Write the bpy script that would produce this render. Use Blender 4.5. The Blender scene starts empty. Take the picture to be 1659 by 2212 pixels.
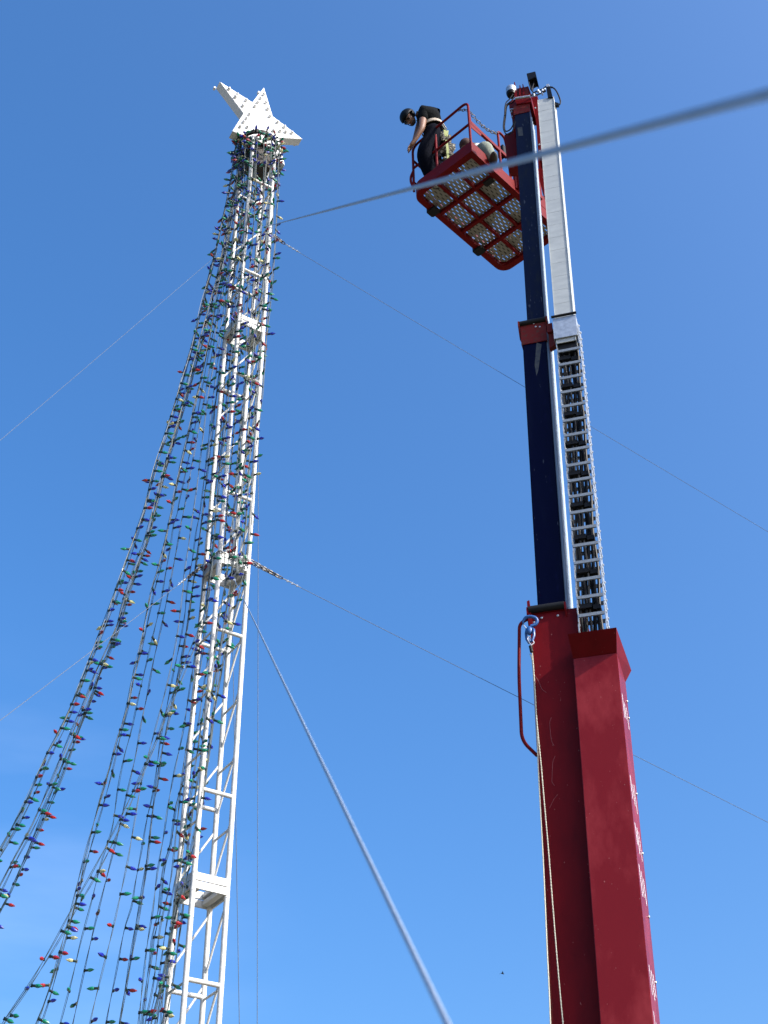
import bpy, bmesh, math, random
from mathutils import Vector, Matrix
from math import sin, cos, pi, radians
random.seed(7)
scene = bpy.context.scene
COL = scene.collection

# ------------------------------------------------------------ camera
FPX, CX, CY, W_, H_ = 3000.0, 829.5, 1106.0, 1659.0, 2212.0
Zc = Vector((788 - CX, CY + 2700, -FPX)).normalized()      # world up seen by the camera
Vc = Vector((0, 0, -1))
Xc = Vc.cross(Zc).normalized()
Yc = Zc.cross(Xc)
M3 = Matrix((Xc, Yc, Zc))                                  # camera -> world
CAM = Vector((0, 0, 1.6))
cd = bpy.data.cameras.new('camera')
cam = bpy.data.objects.new('camera', cd); COL.objects.link(cam)
cam.matrix_world = Matrix.Translation(CAM) @ M3.to_4x4()
cd.sensor_fit = 'VERTICAL'; cd.sensor_height = 36; cd.sensor_width = 27
cd.lens = FPX / H_ * 36
cd.clip_start = 0.05; cd.clip_end = 5000
cd.dof.use_dof = True; cd.dof.focus_distance = 16; cd.dof.aperture_fstop = 10
scene.camera = cam

# ------------------------------------------------------------ light
SAZ, SEL = radians(30.5), radians(35)
SUN = Vector((cos(SAZ) * cos(SEL), -sin(SAZ) * cos(SEL), sin(SEL)))
w = bpy.data.worlds.new('World'); scene.world = w; w.use_nodes = True
nt = w.node_tree; nt.nodes.clear()
out = nt.nodes.new('ShaderNodeOutputWorld'); bg = nt.nodes.new('ShaderNodeBackground')
sky = nt.nodes.new('ShaderNodeTexSky'); sky.sky_type = 'NISHITA'; sky.sun_disc = False
sky.sun_elevation = SEL; sky.sun_rotation = math.atan2(SUN.x, SUN.y)
sky.altitude = 0; sky.air_density = 1.0; sky.dust_density = 5.0; sky.ozone_density = 6.0
bg.inputs['Strength'].default_value = 0.15
# faint cirrus low in the left of the sky
tc = nt.nodes.new('ShaderNodeTexCoord'); mp = nt.nodes.new('ShaderNodeMapping')
mp.inputs['Scale'].default_value = (3, 3, 14); mp.inputs['Rotation'].default_value = (0.15, 0.1, 0.2)
nz = nt.nodes.new('ShaderNodeTexNoise'); nz.inputs['Scale'].default_value = 1.2; nz.inputs['Detail'].default_value = 6
rp = nt.nodes.new('ShaderNodeValToRGB'); rp.color_ramp.elements[0].position = 0.42; rp.color_ramp.elements[1].position = 0.75
rp.color_ramp.elements[1].color = (0.055, 0.055, 0.055, 1)
mx = nt.nodes.new('ShaderNodeMixRGB'); mx.inputs['Color2'].default_value = (7, 7.6, 8.4, 1)
nt.links.new(tc.outputs['Generated'], mp.inputs['Vector']); nt.links.new(mp.outputs[0], nz.inputs['Vector'])
dt = nt.nodes.new('ShaderNodeVectorMath'); dt.operation = 'DOT_PRODUCT'
dt.inputs[1].default_value = tuple((M3 @ Vector((-900, -1000, -FPX))).normalized())     # the haze bank stands low in this direction
ms = nt.nodes.new('ShaderNodeMapRange'); ms.interpolation_type = 'SMOOTHSTEP'; ms.inputs['From Min'].default_value = .972; ms.inputs['From Max'].default_value = .998
ml_ = nt.nodes.new('ShaderNodeMath'); ml_.operation = 'MULTIPLY'
nt.links.new(tc.outputs['Generated'], dt.inputs[0]); nt.links.new(dt.outputs['Value'], ms.inputs['Value'])
nt.links.new(nz.outputs['Fac'], rp.inputs['Fac']); nt.links.new(rp.outputs['Color'], ml_.inputs[0]); nt.links.new(ms.outputs[0], ml_.inputs[1]); nt.links.new(ml_.outputs[0], mx.inputs['Fac'])
nt.links.new(sky.outputs['Color'], mx.inputs['Color1'])
hs = nt.nodes.new('ShaderNodeHueSaturation'); hs.inputs['Saturation'].default_value = 1.22
nt.links.new(mx.outputs['Color'], hs.inputs['Color'])
nt.links.new(hs.outputs['Color'], bg.inputs['Color']); nt.links.new(bg.outputs[0], out.inputs['Surface'])
sd = bpy.data.lights.new('sun', 'SUN'); sd.energy = 3.1; sd.angle = radians(0.5); sd.color = (1.0, 0.95, 0.88)
so = bpy.data.objects.new('sun', sd); COL.objects.link(so); so.rotation_euler = SUN.to_track_quat('Z', 'Y').to_euler()
scene.view_settings.view_transform = 'Standard'; scene.view_settings.look = 'None'
scene.view_settings.exposure = 1.10; scene.view_settings.gamma = 1.0

# ------------------------------------------------------------ measuring helpers
def ray(px, py): return (M3 @ Vector((px - CX, CY - py, -FPX))).normalized()
def at_y(px, py, y): r = ray(px, py); return CAM + r * (y / r.y)
def at_z(px, py, z): r = ray(px, py); return CAM + r * ((z - CAM.z) / r.z)
def on_plane(px, py, o, n): r = ray(px, py); return CAM + r * ((o - CAM).dot(n) / r.dot(n))

# ------------------------------------------------------------ mesh helpers
class MB:
    def __init__(s): s.v = []; s.f = []
    def add(s, vs, fs):
        b = len(s.v); s.v += [Vector(v) for v in vs]; s.f += [tuple(i + b for i in f) for f in fs]; return s
    def hexa(s, p):       # 8 points: bottom ring 0-3, top ring 4-7
        return s.add(p, [(3, 2, 1, 0), (4, 5, 6, 7), (0, 1, 5, 4), (1, 2, 6, 5), (2, 3, 7, 6), (3, 0, 4, 7)])
    def box(s, c, sx, sy, sz, R=None):
        R = R or Matrix.Identity(3); c = Vector(c)
        return s.hexa([c + R @ Vector((x * sx / 2, y * sy / 2, z * sz / 2)) for z in (-1, 1) for x, y in ((-1, -1), (1, -1), (1, 1), (-1, 1))])
    def bar(s, p, q, a, b, up=Vector((0, 0, 1))):   # rectangular bar
        p = Vector(p); q = Vector(q); d = (q - p).normalized(); x = d.cross(up)
        if x.length < 1e-3: x = d.cross(Vector((1, 0, 0)))
        x.normalize(); y = x.cross(d)
        return s.hexa([o + x * i * a / 2 + y * j * b / 2 for o in (p, q) for i, j in ((-1, -1), (1, -1), (1, 1), (-1, 1))])
    def prism(s, poly, nvec):
        poly = [Vector(p) for p in poly]; n = len(poly); q = [p + nvec for p in poly]
        fs = [tuple(range(n - 1, -1, -1)), tuple(range(n, 2 * n))] + [(i, (i + 1) % n, (i + 1) % n + n, i + n) for i in range(n)]
        return s.add(poly + q, fs)
    def ring(s, outer, inner, nvec):
        n = len(outer); vs = list(outer) + list(inner) + [Vector(p) + nvec for p in outer] + [Vector(p) + nvec for p in inner]
        fs = []
        for i in range(n):
            j = (i + 1) % n
            fs += [(i, i + n, j + n, j), (i + 2 * n, j + 2 * n, j + 3 * n, i + 3 * n), (i, j, j + 2 * n, i + 2 * n), (i + n, i + 3 * n, j + 3 * n, j + n)]
        return s.add(vs, fs)
    def tube(s, pts, r, n=8, closed=False, cap=True, r2=None):
        pts = [Vector(p) for p in pts]; m = len(pts); b = len(s.v); prev = None
        for i, p in enumerate(pts):
            if closed: d = pts[(i + 1) % m] - pts[i - 1]
            else: d = pts[min(i + 1, m - 1)] - pts[max(i - 1, 0)]
            d.normalize()
            if prev is None:
                x = d.cross(Vector((0, 0, 1)));
                if x.length < .05: x = d.cross(Vector((0, 1, 0)))
            else: x = prev - d * prev.dot(d)
            x.normalize(); prev = x; y = d.cross(x)
            rr = r if r2 is None else r + (r2 - r) * i / (m - 1)
            if callable(r): rr = r(i / (m - 1))
            for k in range(n):
                a = 2 * pi * k / n; s.v.append(p + (x * cos(a) + y * sin(a)) * rr)
        for i in range(m if closed else m - 1):
            j = (i + 1) % m
            for k in range(n):
                l = (k + 1) % n; s.f.append((b + i * n + k, b + i * n + l, b + j * n + l, b + j * n + k))
        if cap and not closed:
            s.f.append(tuple(b + k for k in range(n))[::-1]); s.f.append(tuple(b + (m - 1) * n + k for k in range(n)))
        return s
    def lathe(s, o, d, prof, n=8, faceted=None):   # prof: (along, radius)
        o = Vector(o); d = Vector(d).normalized(); x = d.cross(Vector((0, 0, 1)))
        if x.length < .05: x = d.cross(Vector((0, 1, 0)))
        x.normalize(); y = d.cross(x); b = len(s.v); m = len(prof)
        for a_, r_ in prof:
            for k in range(n):
                a = 2 * pi * k / n; s.v.append(o + d * a_ + (x * cos(a) + y * sin(a)) * r_)
        for i in range(m - 1):
            for k in range(n):
                l = (k + 1) % n; s.f.append((b + i * n + k, b + i * n + l, b + (i + 1) * n + l, b + (i + 1) * n + k))
        s.f.append(tuple(b + k for k in range(n))[::-1]); s.f.append(tuple(b + (m - 1) * n + k for k in range(n)))
        return s
    def ball(s, c, rx, ry=None, rz=None, n=12, m=8, R=None):
        ry = ry or rx; rz = rz or rx; R = R or Matrix.Identity(3); c = Vector(c); b = len(s.v)
        for i in range(m + 1):
            t = pi * i / m
            for k in range(n):
                a = 2 * pi * k / n; s.v.append(c + R @ Vector((rx * sin(t) * cos(a), ry * sin(t) * sin(a), rz * cos(t))))
        for i in range(m):
            for k in range(n):
                l = (k + 1) % n; s.f.append((b + i * n + k, b + (i + 1) * n + k, b + (i + 1) * n + l, b + i * n + l))
        return s
    def mesh(s, name, mat, origin=Vector((0, 0, 0)), smooth=False, bevel=0):
        me = bpy.data.meshes.new(name)
        me.from_pydata([tuple(v - origin) for v in s.v], [], s.f)
        bm = bmesh.new(); bm.from_mesh(me)
        bmesh.ops.remove_doubles(bm, verts=bm.verts, dist=1e-5)
        bmesh.ops.recalc_face_normals(bm, faces=bm.faces)
        if bevel:
            ed = [e for e in bm.edges if len(e.link_faces) == 2 and e.calc_face_angle(0) > 0.6]
            bmesh.ops.bevel(bm, geom=ed, offset=bevel, segments=2, affect='EDGES', clamp_overlap=True)
        bm.to_mesh(me); bm.free()
        if smooth:
            for p in me.polygons: p.use_smooth = True
            try: me.set_sharp_from_angle(angle=radians(smooth if smooth is not True else 40))
            except Exception: pass
        if mat: me.materials.append(mat)
        return me

def wloc(o):
    v = Vector((0, 0, 0))
    while o: v = v + o.location; o = o.parent
    return v
def build(mb, name, mat, parent=None, smooth=False, bevel=0, at=None):
    """link the collected shape as ONE mesh object; vertices are given in world space"""
    if at is None:
        at = Vector((0, 0, 0))
        for v in mb.v: at += v
        at /= max(1, len(mb.v))
    o = bpy.data.objects.new(name, mb.mesh(name, mat, at, smooth, bevel)); COL.objects.link(o)
    if parent: o.parent = parent; o.location = at - wloc(parent)
    else: o.location = at
    return o
def tag(o, label=None, cat=None, group=None, kind=None):
    if label: o['label'] = label
    if cat: o['category'] = cat
    if group: o['group'] = group
    if kind: o['kind'] = kind
    return o
def thing(name, loc, label, cat, group=None):
    o = bpy.data.objects.new(name, None); COL.objects.link(o); o.location = loc; o.empty_display_size = .2
    return tag(o, label, cat, group)
def catmull(P, sub=6):
    P = [Vector(p) for p in P]; o = []
    Q = [P[0] * 2 - P[1]] + P + [P[-1] * 2 - P[-2]]
    for i in range(1, len(Q) - 2):
        a, b, c, d = Q[i - 1:i + 3]
        for k in range(sub):
            t = k / sub
            o.append(.5 * ((2 * b) + (c - a) * t + (2 * a - 5 * b + 4 * c - d) * t * t + (3 * b - a - 3 * c + d) * t ** 3))
    o.append(P[-1]); return o
def fillet(P, r, k=6):
    """round the corners of a polyline"""
    P = [Vector(p) for p in P]; o = [P[0]]
    for i in range(1, len(P) - 1):
        a, b, c = P[i - 1:i + 2]; u = (a - b); v = (c - b); rr = min(r, u.length * .45, v.length * .45)
        s = b + u.normalized() * rr; e = b + v.normalized() * rr
        for j in range(k + 1):
            t = j / k; o.append(s * (1 - t) ** 2 + b * 2 * t * (1 - t) + e * t * t)
    o.append(P[-1]); return o

# ------------------------------------------------------------ materials
def mat(name, col, rough=.5, metal=0, var=0.0, scale=6, coat=0, bump=0, bscale=40, spec=.5, col2=None, thr=None, stretch=None, trans=0, sss=0):
    m = bpy.data.materials.new(name); m.use_nodes = True; t = m.node_tree; p = t.nodes['Principled BSDF']
    p.inputs['Base Color'].default_value = (*col, 1); p.inputs['Roughness'].default_value = rough
    p.inputs['Metallic'].default_value = metal; p.inputs['Specular IOR Level'].default_value = spec
    p.inputs['Coat Weight'].default_value = coat; p.inputs['Coat Roughness'].default_value = .12
    p.inputs['Transmission Weight'].default_value = trans
    tc = t.nodes.new('ShaderNodeTexCoord'); src = tc.outputs['Object']
    if stretch:
        mpn = t.nodes.new('ShaderNodeMapping'); mpn.inputs['Scale'].default_value = stretch
        t.links.new(src, mpn.inputs['Vector']); src = mpn.outputs[0]
    if var or col2:
        n = t.nodes.new('ShaderNodeTexNoise'); n.inputs['Scale'].default_value = scale; n.inputs['Detail'].default_value = 8; n.inputs['Roughness'].default_value = .62
        t.links.new(src, n.inputs['Vector'])
        r = t.nodes.new('ShaderNodeValToRGB'); lo, hi = thr or (.3, .7)
        r.color_ramp.elements[0].position = lo; r.color_ramp.elements[1].position = hi
        c2 = col2 or tuple(min(1, c * (1 + var)) for c in col); c1 = col if col2 else tuple(c * (1 - var) for c in col)
        r.color_ramp.elements[0].color = (*c1, 1); r.color_ramp.elements[1].color = (*c2, 1)
        t.links.new(n.outputs['Fac'], r.inputs['Fac']); t.links.new(r.outputs['Color'], p.inputs['Base Color'])
        mr = t.nodes.new('ShaderNodeMapRange'); mr.inputs['To Min'].default_value = max(0, rough - .1); mr.inputs['To Max'].default_value = min(1, rough + .15)
        t.links.new(n.outputs['Fac'], mr.inputs['Value']); t.links.new(mr.outputs[0], p.inputs['Roughness'])
    if bump:
        n2 = t.nodes.new('ShaderNodeTexNoise'); n2.inputs['Scale'].default_value = bscale; n2.inputs['Detail'].default_value = 4
        t.links.new(src, n2.inputs['Vector'])
        b = t.nodes.new('ShaderNodeBump'); b.inputs['Strength'].default_value = bump; b.inputs['Distance'].default_value = .02
        t.links.new(n2.outputs['Fac'], b.inputs['Height']); t.links.new(b.outputs[0], p.inputs['Normal'])
    return m
M_white = mat('white_paint', (.52, .52, .50), .45, var=.20, scale=11, bump=.05)
M_whiteb = mat('star_white', (.66, .66, .65), .4, var=.04, scale=5, bump=.03, bscale=8)
M_red = mat('red_paint', (.115, .0025, .005), .48, var=.25, scale=3.5, coat=0, spec=.10, bump=.03, bscale=5, stretch=(1, 1, .45))
M_red2 = mat('red_paint_basket', (.125, .002, .003), .5, var=.15, scale=8, coat=0, spec=.10)
M_redw = mat('red_paint_worn', (.13, .012, .010), .5, spec=.1, scale=22, col2=(.06, .035, .025), thr=(.5, .72))
M_navy = mat('navy_paint', (.0006, .0012, .018), .4, scale=5, col2=(.002, .004, .022), thr=(.52, .8), coat=0, spec=.06, stretch=(2, 2, .25), bump=.02, bscale=6)
M_navyw = mat('navy_worn', (.002, .005, .026), .4, scale=9, col2=(.012, .015, .022), thr=(.5, .78), coat=0, spec=.1, stretch=(2, 2, .5))
M_steel = mat('galvanised', (.42, .45, .48), .45, metal=.7, var=.2, scale=25)
M_alu = mat('track_cover', (.40, .42, .41), .55, metal=.25, var=.10, scale=3, bump=.12, bscale=2.6, stretch=(1.2, 1.2, 4))
M_rail = mat('sunlit_side_rail', (.17, .22, .28), .5, metal=.3, var=.12, scale=14, stretch=(6, 6, .3))  # pale tone stands in for sun on the right side of the booms
M_black = mat('black_rubber', (.005, .005, .006), .6, spec=.25, var=.3, scale=30)
M_blackg = mat('black_plastic', (.004, .004, .005), .4, spec=.15, var=.2, scale=20)
M_hose = mat('hose', (.004, .004, .005), .5, spec=.2)
M_hoseg = mat('hose_grey', (.045, .043, .04), .6, var=.3, scale=40)
M_cord = mat('green_cord', (.012, .032, .034), .45, spec=.4)
M_socket = mat('bulb_socket', (.004, .016, .012), .35)
M_floor = mat('basket_floor', (.25, .235, .205), .6, metal=.1, var=.18, scale=30)
M_under = mat('primer', (.30, .27, .22), .7, var=.2, scale=10)
M_brown = mat('crown_inside', (.045, .038, .032), .8, var=.3, scale=9)
M_blue = mat('blue_hook', (.012, .075, .25), .4, var=.15, scale=40)
M_rope = mat('wire_rope', (.32, .40, .50), .42, metal=.4, var=.15, scale=200)
M_guy = mat('guy_wire', (.09, .11, .14), .6, spec=.3)
M_hrope = mat('pale_rope', (.55, .52, .42), .8, var=.2, scale=120)
M_chain = mat('chain', (.12, .11, .095), .5, metal=.7, var=.3, scale=60)
M_dec = mat('white_decal', (.58, .56, .60), .5, var=.12, scale=30)
M_skin = mat('skin', (.19, .095, .058), .55, var=.15, scale=14)
M_shirt = mat('dark_shirt', (.0035, .0045, .005), .9, spec=.08, var=.3, scale=18, bump=.4, bscale=22)
M_pants = mat('navy_trousers', (.002, .0025, .006), .9, scale=12, col2=(.010, .010, .014), spec=.05, thr=(.58, .8), bump=.5, bscale=16)
M_pants2 = mat('sage_trousers', (.20, .225, .18), .9, var=.2, scale=9, bump=.6, bscale=14)
M_helmet = mat('helmet', (.002, .004, .006), .5, spec=.12, var=.2, scale=20)
M_hair = mat('hair', (.03, .014, .009), .8, var=.3, scale=60)
M_strap = mat('hi_vis_strap', (.38, .41, .16), .6)
M_belt = mat('belt_leather', (.33, .28, .22), .7, var=.25, scale=20)
M_pouch = mat('tool_pouch', (.035, .032, .025), .8, scale=26, col2=(.35, .34, .27), thr=(.55, .62))
M_glass = mat('dark_lens', (.01, .01, .012), .1)
M_boot = mat('boot', (.03, .025, .02), .7)
BC = {}
for nm, c in dict(red=(.42, .008, .010), blue=(.008, .022, .42), green=(.0, .26, .13), clear=(.70, .66, .32)).items():
    BC[nm] = mat('bulb_' + nm, c, .12, trans=.45, spec=.7, coat=.5)
BC['red2'] = None

def specks(m, col, scale=70, thr=.73, stretch=(1, 1, 1), amount=.8):
    t = m.node_tree; p = t.nodes['Principled BSDF']; tc = t.nodes.new('ShaderNodeTexCoord'); mp = t.nodes.new('ShaderNodeMapping'); mp.inputs['Scale'].default_value = stretch
    n = t.nodes.new('ShaderNodeTexNoise'); n.inputs['Scale'].default_value = scale; n.inputs['Detail'].default_value = 3
    r = t.nodes.new('ShaderNodeValToRGB'); r.color_ramp.elements[0].position = thr; r.color_ramp.elements[1].position = thr + .03
    r.color_ramp.elements[1].color = (amount, amount, amount, 1)
    mx = t.nodes.new('ShaderNodeMixRGB'); mx.inputs['Color2'].default_value = (*col, 1)
    l = p.inputs['Base Color'].links
    if l: t.links.new(l[0].from_socket, mx.inputs['Color1'])
    else: mx.inputs['Color1'].default_value = p.inputs['Base Color'].default_value
    t.links.new(tc.outputs['Object'], mp.inputs['Vector']); t.links.new(mp.outputs[0], n.inputs['Vector']); t.links.new(n.outputs['Fac'], r.inputs['Fac'])
    t.links.new(r.outputs['Color'], mx.inputs['Fac']); t.links.new(mx.outputs['Color'], p.inputs['Base Color'])
specks(M_red, (.30, .12, .11), 45, .72, (1, 1, .5)); specks(M_white, (.16, .10, .06), 30, .70, (1, 1, .3), .6); specks(M_navy, (.05, .06, .09), 40, .70, (1, 1, .2)); specks(M_navyw, (.08, .09, .11), 40, .68, (1, 1, .2))
specks(M_whiteb, (.35, .32, .27), 14, .66, (1, 1, .6), .35); specks(M_red2, (.28, .10, .09), 40, .71)
# ------------------------------------------------------------ ground
g = MB(); N = 24
gv = []; 
for i in range(N + 1):
    for j in range(N + 1):
        gv.append((((i / N) * 2 - 1) * 900, ((j / N) * 2 - 1) * 900, 0))
g.add(gv, [(i * (N + 1) + j, (i + 1) * (N + 1) + j, (i + 1) * (N + 1) + j + 1, i * (N + 1) + j + 1) for i in range(N) for j in range(N)])
M_ground = mat('ground', (.15, .12, .085), .95, scale=.6, col2=(.08, .09, .045), thr=(.4, .65), bump=.3, bscale=3)
tag(build(g, 'ground', M_ground, at=Vector((0, 0, 0))), kind='structure')

# ------------------------------------------------------------ truss tower
TX = (at_y(430, 1905, 10.1) + at_y(535, 705, 10.1)) / 2
TC = Vector((TX.x, 10.1, 0)); SEC = 3.015; ZB = -.13; SIDE = .285; PHI = radians(33)
R1 = Vector((cos(PHI), sin(PHI), 0)); R2 = Vector((-sin(PHI), cos(PHI), 0))
h = SIDE / 2
LEG = dict(front=-R1 * h - R2 * h, right=R1 * h - R2 * h, back=R1 * h + R2 * h, left=-R1 * h + R2 * h)
tower = thing('truss_tower', TC, 'tall white box truss tower carrying the star and the hanging light strings', 'tower')
def section(k):
    z0 = ZB + k * SEC; o = TC + Vector((0, 0, z0)); up = Vector((0, 0, 1))
    s = None
    for zz in (.004, SEC - .064):
        pl = MB()
        for a, b in (('front', 'right'), ('right', 'back'), ('back', 'left'), ('left', 'front')):
            d = (LEG[b] - LEG[a]).normalized(); nrm = (LEG[a] + LEG[b]).normalized()
            p = o + LEG[a] + nrm * .016 + d * .012; q = o + LEG[b] + nrm * .016 - d * .012
            pl.hexa([x + nrm * i * .008 + up * (zz + j) for j in (0, .058) for x, i in ((p, -1), (q, -1), (q, 1), (p, 1))])
        # cross members of the end frame
        for a, b in (('front', 'left'), ('right', 'back')):
            d = (LEG[b] - LEG[a]).normalized(); inn = (LEG['right'] - LEG['front']).normalized() * (1 if a == 'front' else -1)
            pl.bar(o + LEG[a] + inn * .04 + up * (zz + .03), o + LEG[b] + inn * .04 + up * (zz + .03), .05, .035)
        if s is None: s = build(pl, 'truss_section', M_white, tower, at=o)
        else: build(pl, 'end_plate', M_white, s)
    for nm, l in LEG.items():
        lm = MB().tube([o + l + up * .0, o + l + up * SEC], .0215, 14)
        # weld collars and bolts
        for z in (.07, SEC - .07): lm.tube([o + l + up * (z - .01), o + l + up * (z + .01)], .0235, 14)
        build(lm, 'leg', M_white, s, smooth=40)
    for (a, b) in (('front', 'right'), ('left', 'back')):
        for z in (.76, 2.27):
            build(MB().tube([o + LEG[a] + up * z, o + LEG[b] + up * z], .018, 10), 'cross_tube', M_white, s, smooth=40)
    for (a, b) in (('front', 'left'), ('back', 'right')):
        for i, z in enumerate((.5, 1.1, 1.65, 2.25)):
            build(MB().tube([o + LEG[a] + up * z, o + LEG[b] + up * (z)], .0095, 8), 'rung', M_white, s, smooth=40)
    for (a, b) in (('left', 'back'), ('back', 'right')):
        for z in (.10, .70, 1.30, 1.88, 2.42):
            build(MB().tube([o + LEG[a] + up * z, o + LEG[b] + up * (z + .48)], .0095, 8), 'diagonal', M_white, s, smooth=40)
    return s
for k in range(5): section(k)
TOPZ = ZB + 5 * SEC
# crown: a short drum on top of the truss that the strings hang from
cr = MB()
nn = 24
cro = [TC + Vector((cos(2 * pi * i / nn) * .235, sin(2 * pi * i / nn) * .235, TOPZ + .04)) for i in range(nn)]
cri = [TC + Vector((cos(2 * pi * i / nn) * .205, sin(2 * pi * i / nn) * .205, TOPZ + .04)) for i in range(nn)]
cr.ring(cro, cri, Vector((0, 0, .05)))
crown = build(cr, 'crown_ring', M_brown, tower)
cb = MB()
for a in (0, pi / 2): cb.bar(TC + Vector((cos(a + PHI), sin(a + PHI), 0)) * .2 + Vector((0, 0, TOPZ + .02)), TC - Vector((cos(a + PHI), sin(a + PHI), 0)) * .2 + Vector((0, 0, TOPZ + .02)), .05, .05)
cb.box(TC + Vector((0, 0, TOPZ - .17)), .235, .235, .40, Matrix.Rotation(PHI, 3, 'Z'))
build(cb, 'mounting_box', M_brown, tower)
base = MB().box(TC + Vector((0, 0, -.05)), .9, .9, .2, Matrix.Rotation(PHI, 3, 'Z'))
build(base, 'base_plate', M_steel, tower, bevel=.01)

# ------------------------------------------------------------ star
sn = Vector((.47, -.883, 0)).normalized(); so_ = TC + Vector((0, 0, TOPZ + .40)) + Vector((-.02, .0, 0)) - Vector((0, .12, 0))
SP = [(474.2, 175.7), (545.3, 220.7), (570.3, 188.7), (589.3, 250.8), (653.3, 299.8), (603, 297), (615.3, 356.8), (560, 305), (502.2, 282.8), (526.3, 244.8)]
spts = [on_plane(x, y, so_, sn) for x, y in SP]
bk = -sn * .115
sc_ = sum(spts, Vector()) / 10
star = thing('tree_topper_star', sc_, 'large white metal five pointed star with round bulbs on top of the tower', 'star')
sb = MB(); sb.add(spts + [p + bk for p in spts], [(i, (i + 1) % 10, (i + 1) % 10 + 10, i + 10) for i in range(10)])
sb.add(spts, [tuple(range(10))]); sb.add([p + bk for p in spts], [tuple(range(9, -1, -1))])
build(sb, 'star_body', M_whiteb, star, bevel=.004)
KN = [(478, 310), (565, 372), (548, 397), (662, 434), (627, 493), (852, 370), (817, 412), (788, 455), (876, 457), (758, 498), (895, 527), (697, 585), (919, 608), (665, 630), (635, 668), (1002, 670), (598, 718), (1075, 720), (1028, 765), (1088, 773), (1155, 784), (955, 760), (675, 722)]
for cx_, cy_ in KN:
    p = on_plane(398.2 + cx_ * .2001, 132.7 + cy_ * .2001 - 1, so_, sn)
    build(MB().lathe(p - sn * .002, sn, [(0, .019), (.020, .0195), (.034, .015), (.042, .007)], 10), 'star_bulb', M_whiteb, star, smooth=50)
for cx_, cy_ in ((328, 285), (803, 335), (1195, 888)):
    p = on_plane(398.2 + cx_ * .2001, 132.7 + cy_ * .2001, so_ + bk, sn)
    build(MB().lathe(p, -sn, [(-.01, .015), (.018, .0165), (.030, .013), (.036, .006)], 10), 'star_bulb', M_whiteb, star, smooth=50)
build(MB().tube([TC + Vector((0, -.02, TOPZ - .1)), TC + Vector((0, -.02, TOPZ + .35))], .03, 10), 'mounting_post', M_steel, star)

# ------------------------------------------------------------ strings of lights
CBULB = {}
def bulb_meshes():
    for nm in ('red', 'blue', 'green', 'clear'):
        b = MB().lathe((0, 0, 0), (0, 0, 1), [(.026, .0075), (.031, .0115), (.040, .0142), (.050, .0140), (.062, .0105), (.072, .0060), (.078, .0028), (.082, .0008)], 8)
        CBULB[nm] = b.mesh('light_bulb', BC[nm], smooth=30)
    s = MB().lathe((0, 0, 0), (0, 0, 1), [(-.004, .0075), (0, .0095), (.018, .0095), (.0285, .0105), (.030, .0085)], 8)
    s.box((0, 0, -.002), .022, .012, .008)
    CBULB['socket'] = s.mesh('socket', M_socket, smooth=30)
bulb_meshes()
ORDER = ['red', 'blue', 'green', 'green', 'blue', 'green', 'red', 'blue', 'green', 'clear', 'green', 'blue']
def light_string(pts, label, group, bias=0.0, phase=0, spacing=.235, dens=1.0):
    P = catmull(pts, 10)
    # cumulative length
    L = [0]
    for a, b in zip(P, P[1:]): L.append(L[-1] + (b - a).length)
    def at(s):
        import bisect
        i = min(max(bisect.bisect_left(L, s), 1), len(L) - 1); t = (s - L[i - 1]) / max(1e-6, L[i] - L[i - 1])
        return P[i - 1].lerp(P[i], t), (P[i] - P[i - 1]).normalized()
    root = thing('light_string', P[0], label, 'string lights', group)
    # twin twisted cord
    n = int(L[-1] / .06); A = []; B = []
    ph = random.random() * 6; tw = random.uniform(5, 8)
    for i in range(n + 1):
        s = L[-1] * i / n; p, d = at(s); x = d.cross(Vector((0, 1, 0))).normalized(); y = d.cross(x)
        a = s * tw + ph; o = (x * cos(a) + y * sin(a)) * .0045; wob = Vector((sin(s * 3 + ph), cos(s * 2.3 + ph), 0)) * .006
        A.append(p + o + wob); B.append(p - o + wob)
    cm = MB().tube(A, .0023, 4, cap=False); cm.tube(B, .0023, 4, cap=False)
    build(cm, 'cord', M_cord, root, smooth=True)
    s = random.uniform(.02, spacing); k = phase
    while s < L[-1]:
        p, d = at(s)
        if random.random() < dens:
            frac = s / L[-1]
            if random.random() < bias * min(1, frac * 1.6): az = random.gauss(-.35, .45)
            else: az = random.uniform(-pi, pi)
            dr = Vector((cos(az), sin(az), random.uniform(-.9, .3) * (1 - .55 * bias * frac) - .1 * bias)); dr = (dr - d * dr.dot(d) * .5).normalized()
            nm = ORDER[k % len(ORDER)] if random.random() < .8 else random.choice(ORDER)
            b = bpy.data.objects.new('light_bulb', CBULB[nm]); COL.objects.link(b); b.parent = root
            b.location = p - P[0] + dr * .004; b.rotation_euler = dr.to_track_quat('Z', 'X').to_euler(); b.scale = (random.uniform(.98, 1.08),) * 3
            c = bpy.data.objects.new('socket', CBULB['socket']); COL.objects.link(c); c.parent = b
        k += 1; s += spacing * random.uniform(.92, 1.08)
    return root
TCx = TC.x
def path(px, dy0, dy1, gamma=1.0, ex=None):
    """measured course of a strand -> world; it leaves the crown ring and drifts in depth as it falls"""
    n = len(px); o = []
    y0, y1 = px[0][1], px[-1][1]
    for x, y in px:
        t = (y - y0) / (y1 - y0); o.append(at_y(x, y, 10.1 + dy0 + (dy1 - dy0) * t ** gamma))
    return o
OUTL = [(513, 292), (497, 400), (479, 480), (457, 575), (440, 640), (418, 730), (398, 800), (368, 900), (337, 1000), (318.7, 1066.6), (310, 1100), (291, 1154), (273, 1206), (251.5, 1266), (231, 1327), (207, 1388), (183, 1448), (155.5, 1515), (133, 1566), (95, 1639), (63, 1713), (26.6, 1788.6), (-14, 1860), (-60, 1935), (-120, 2030)]
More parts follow.
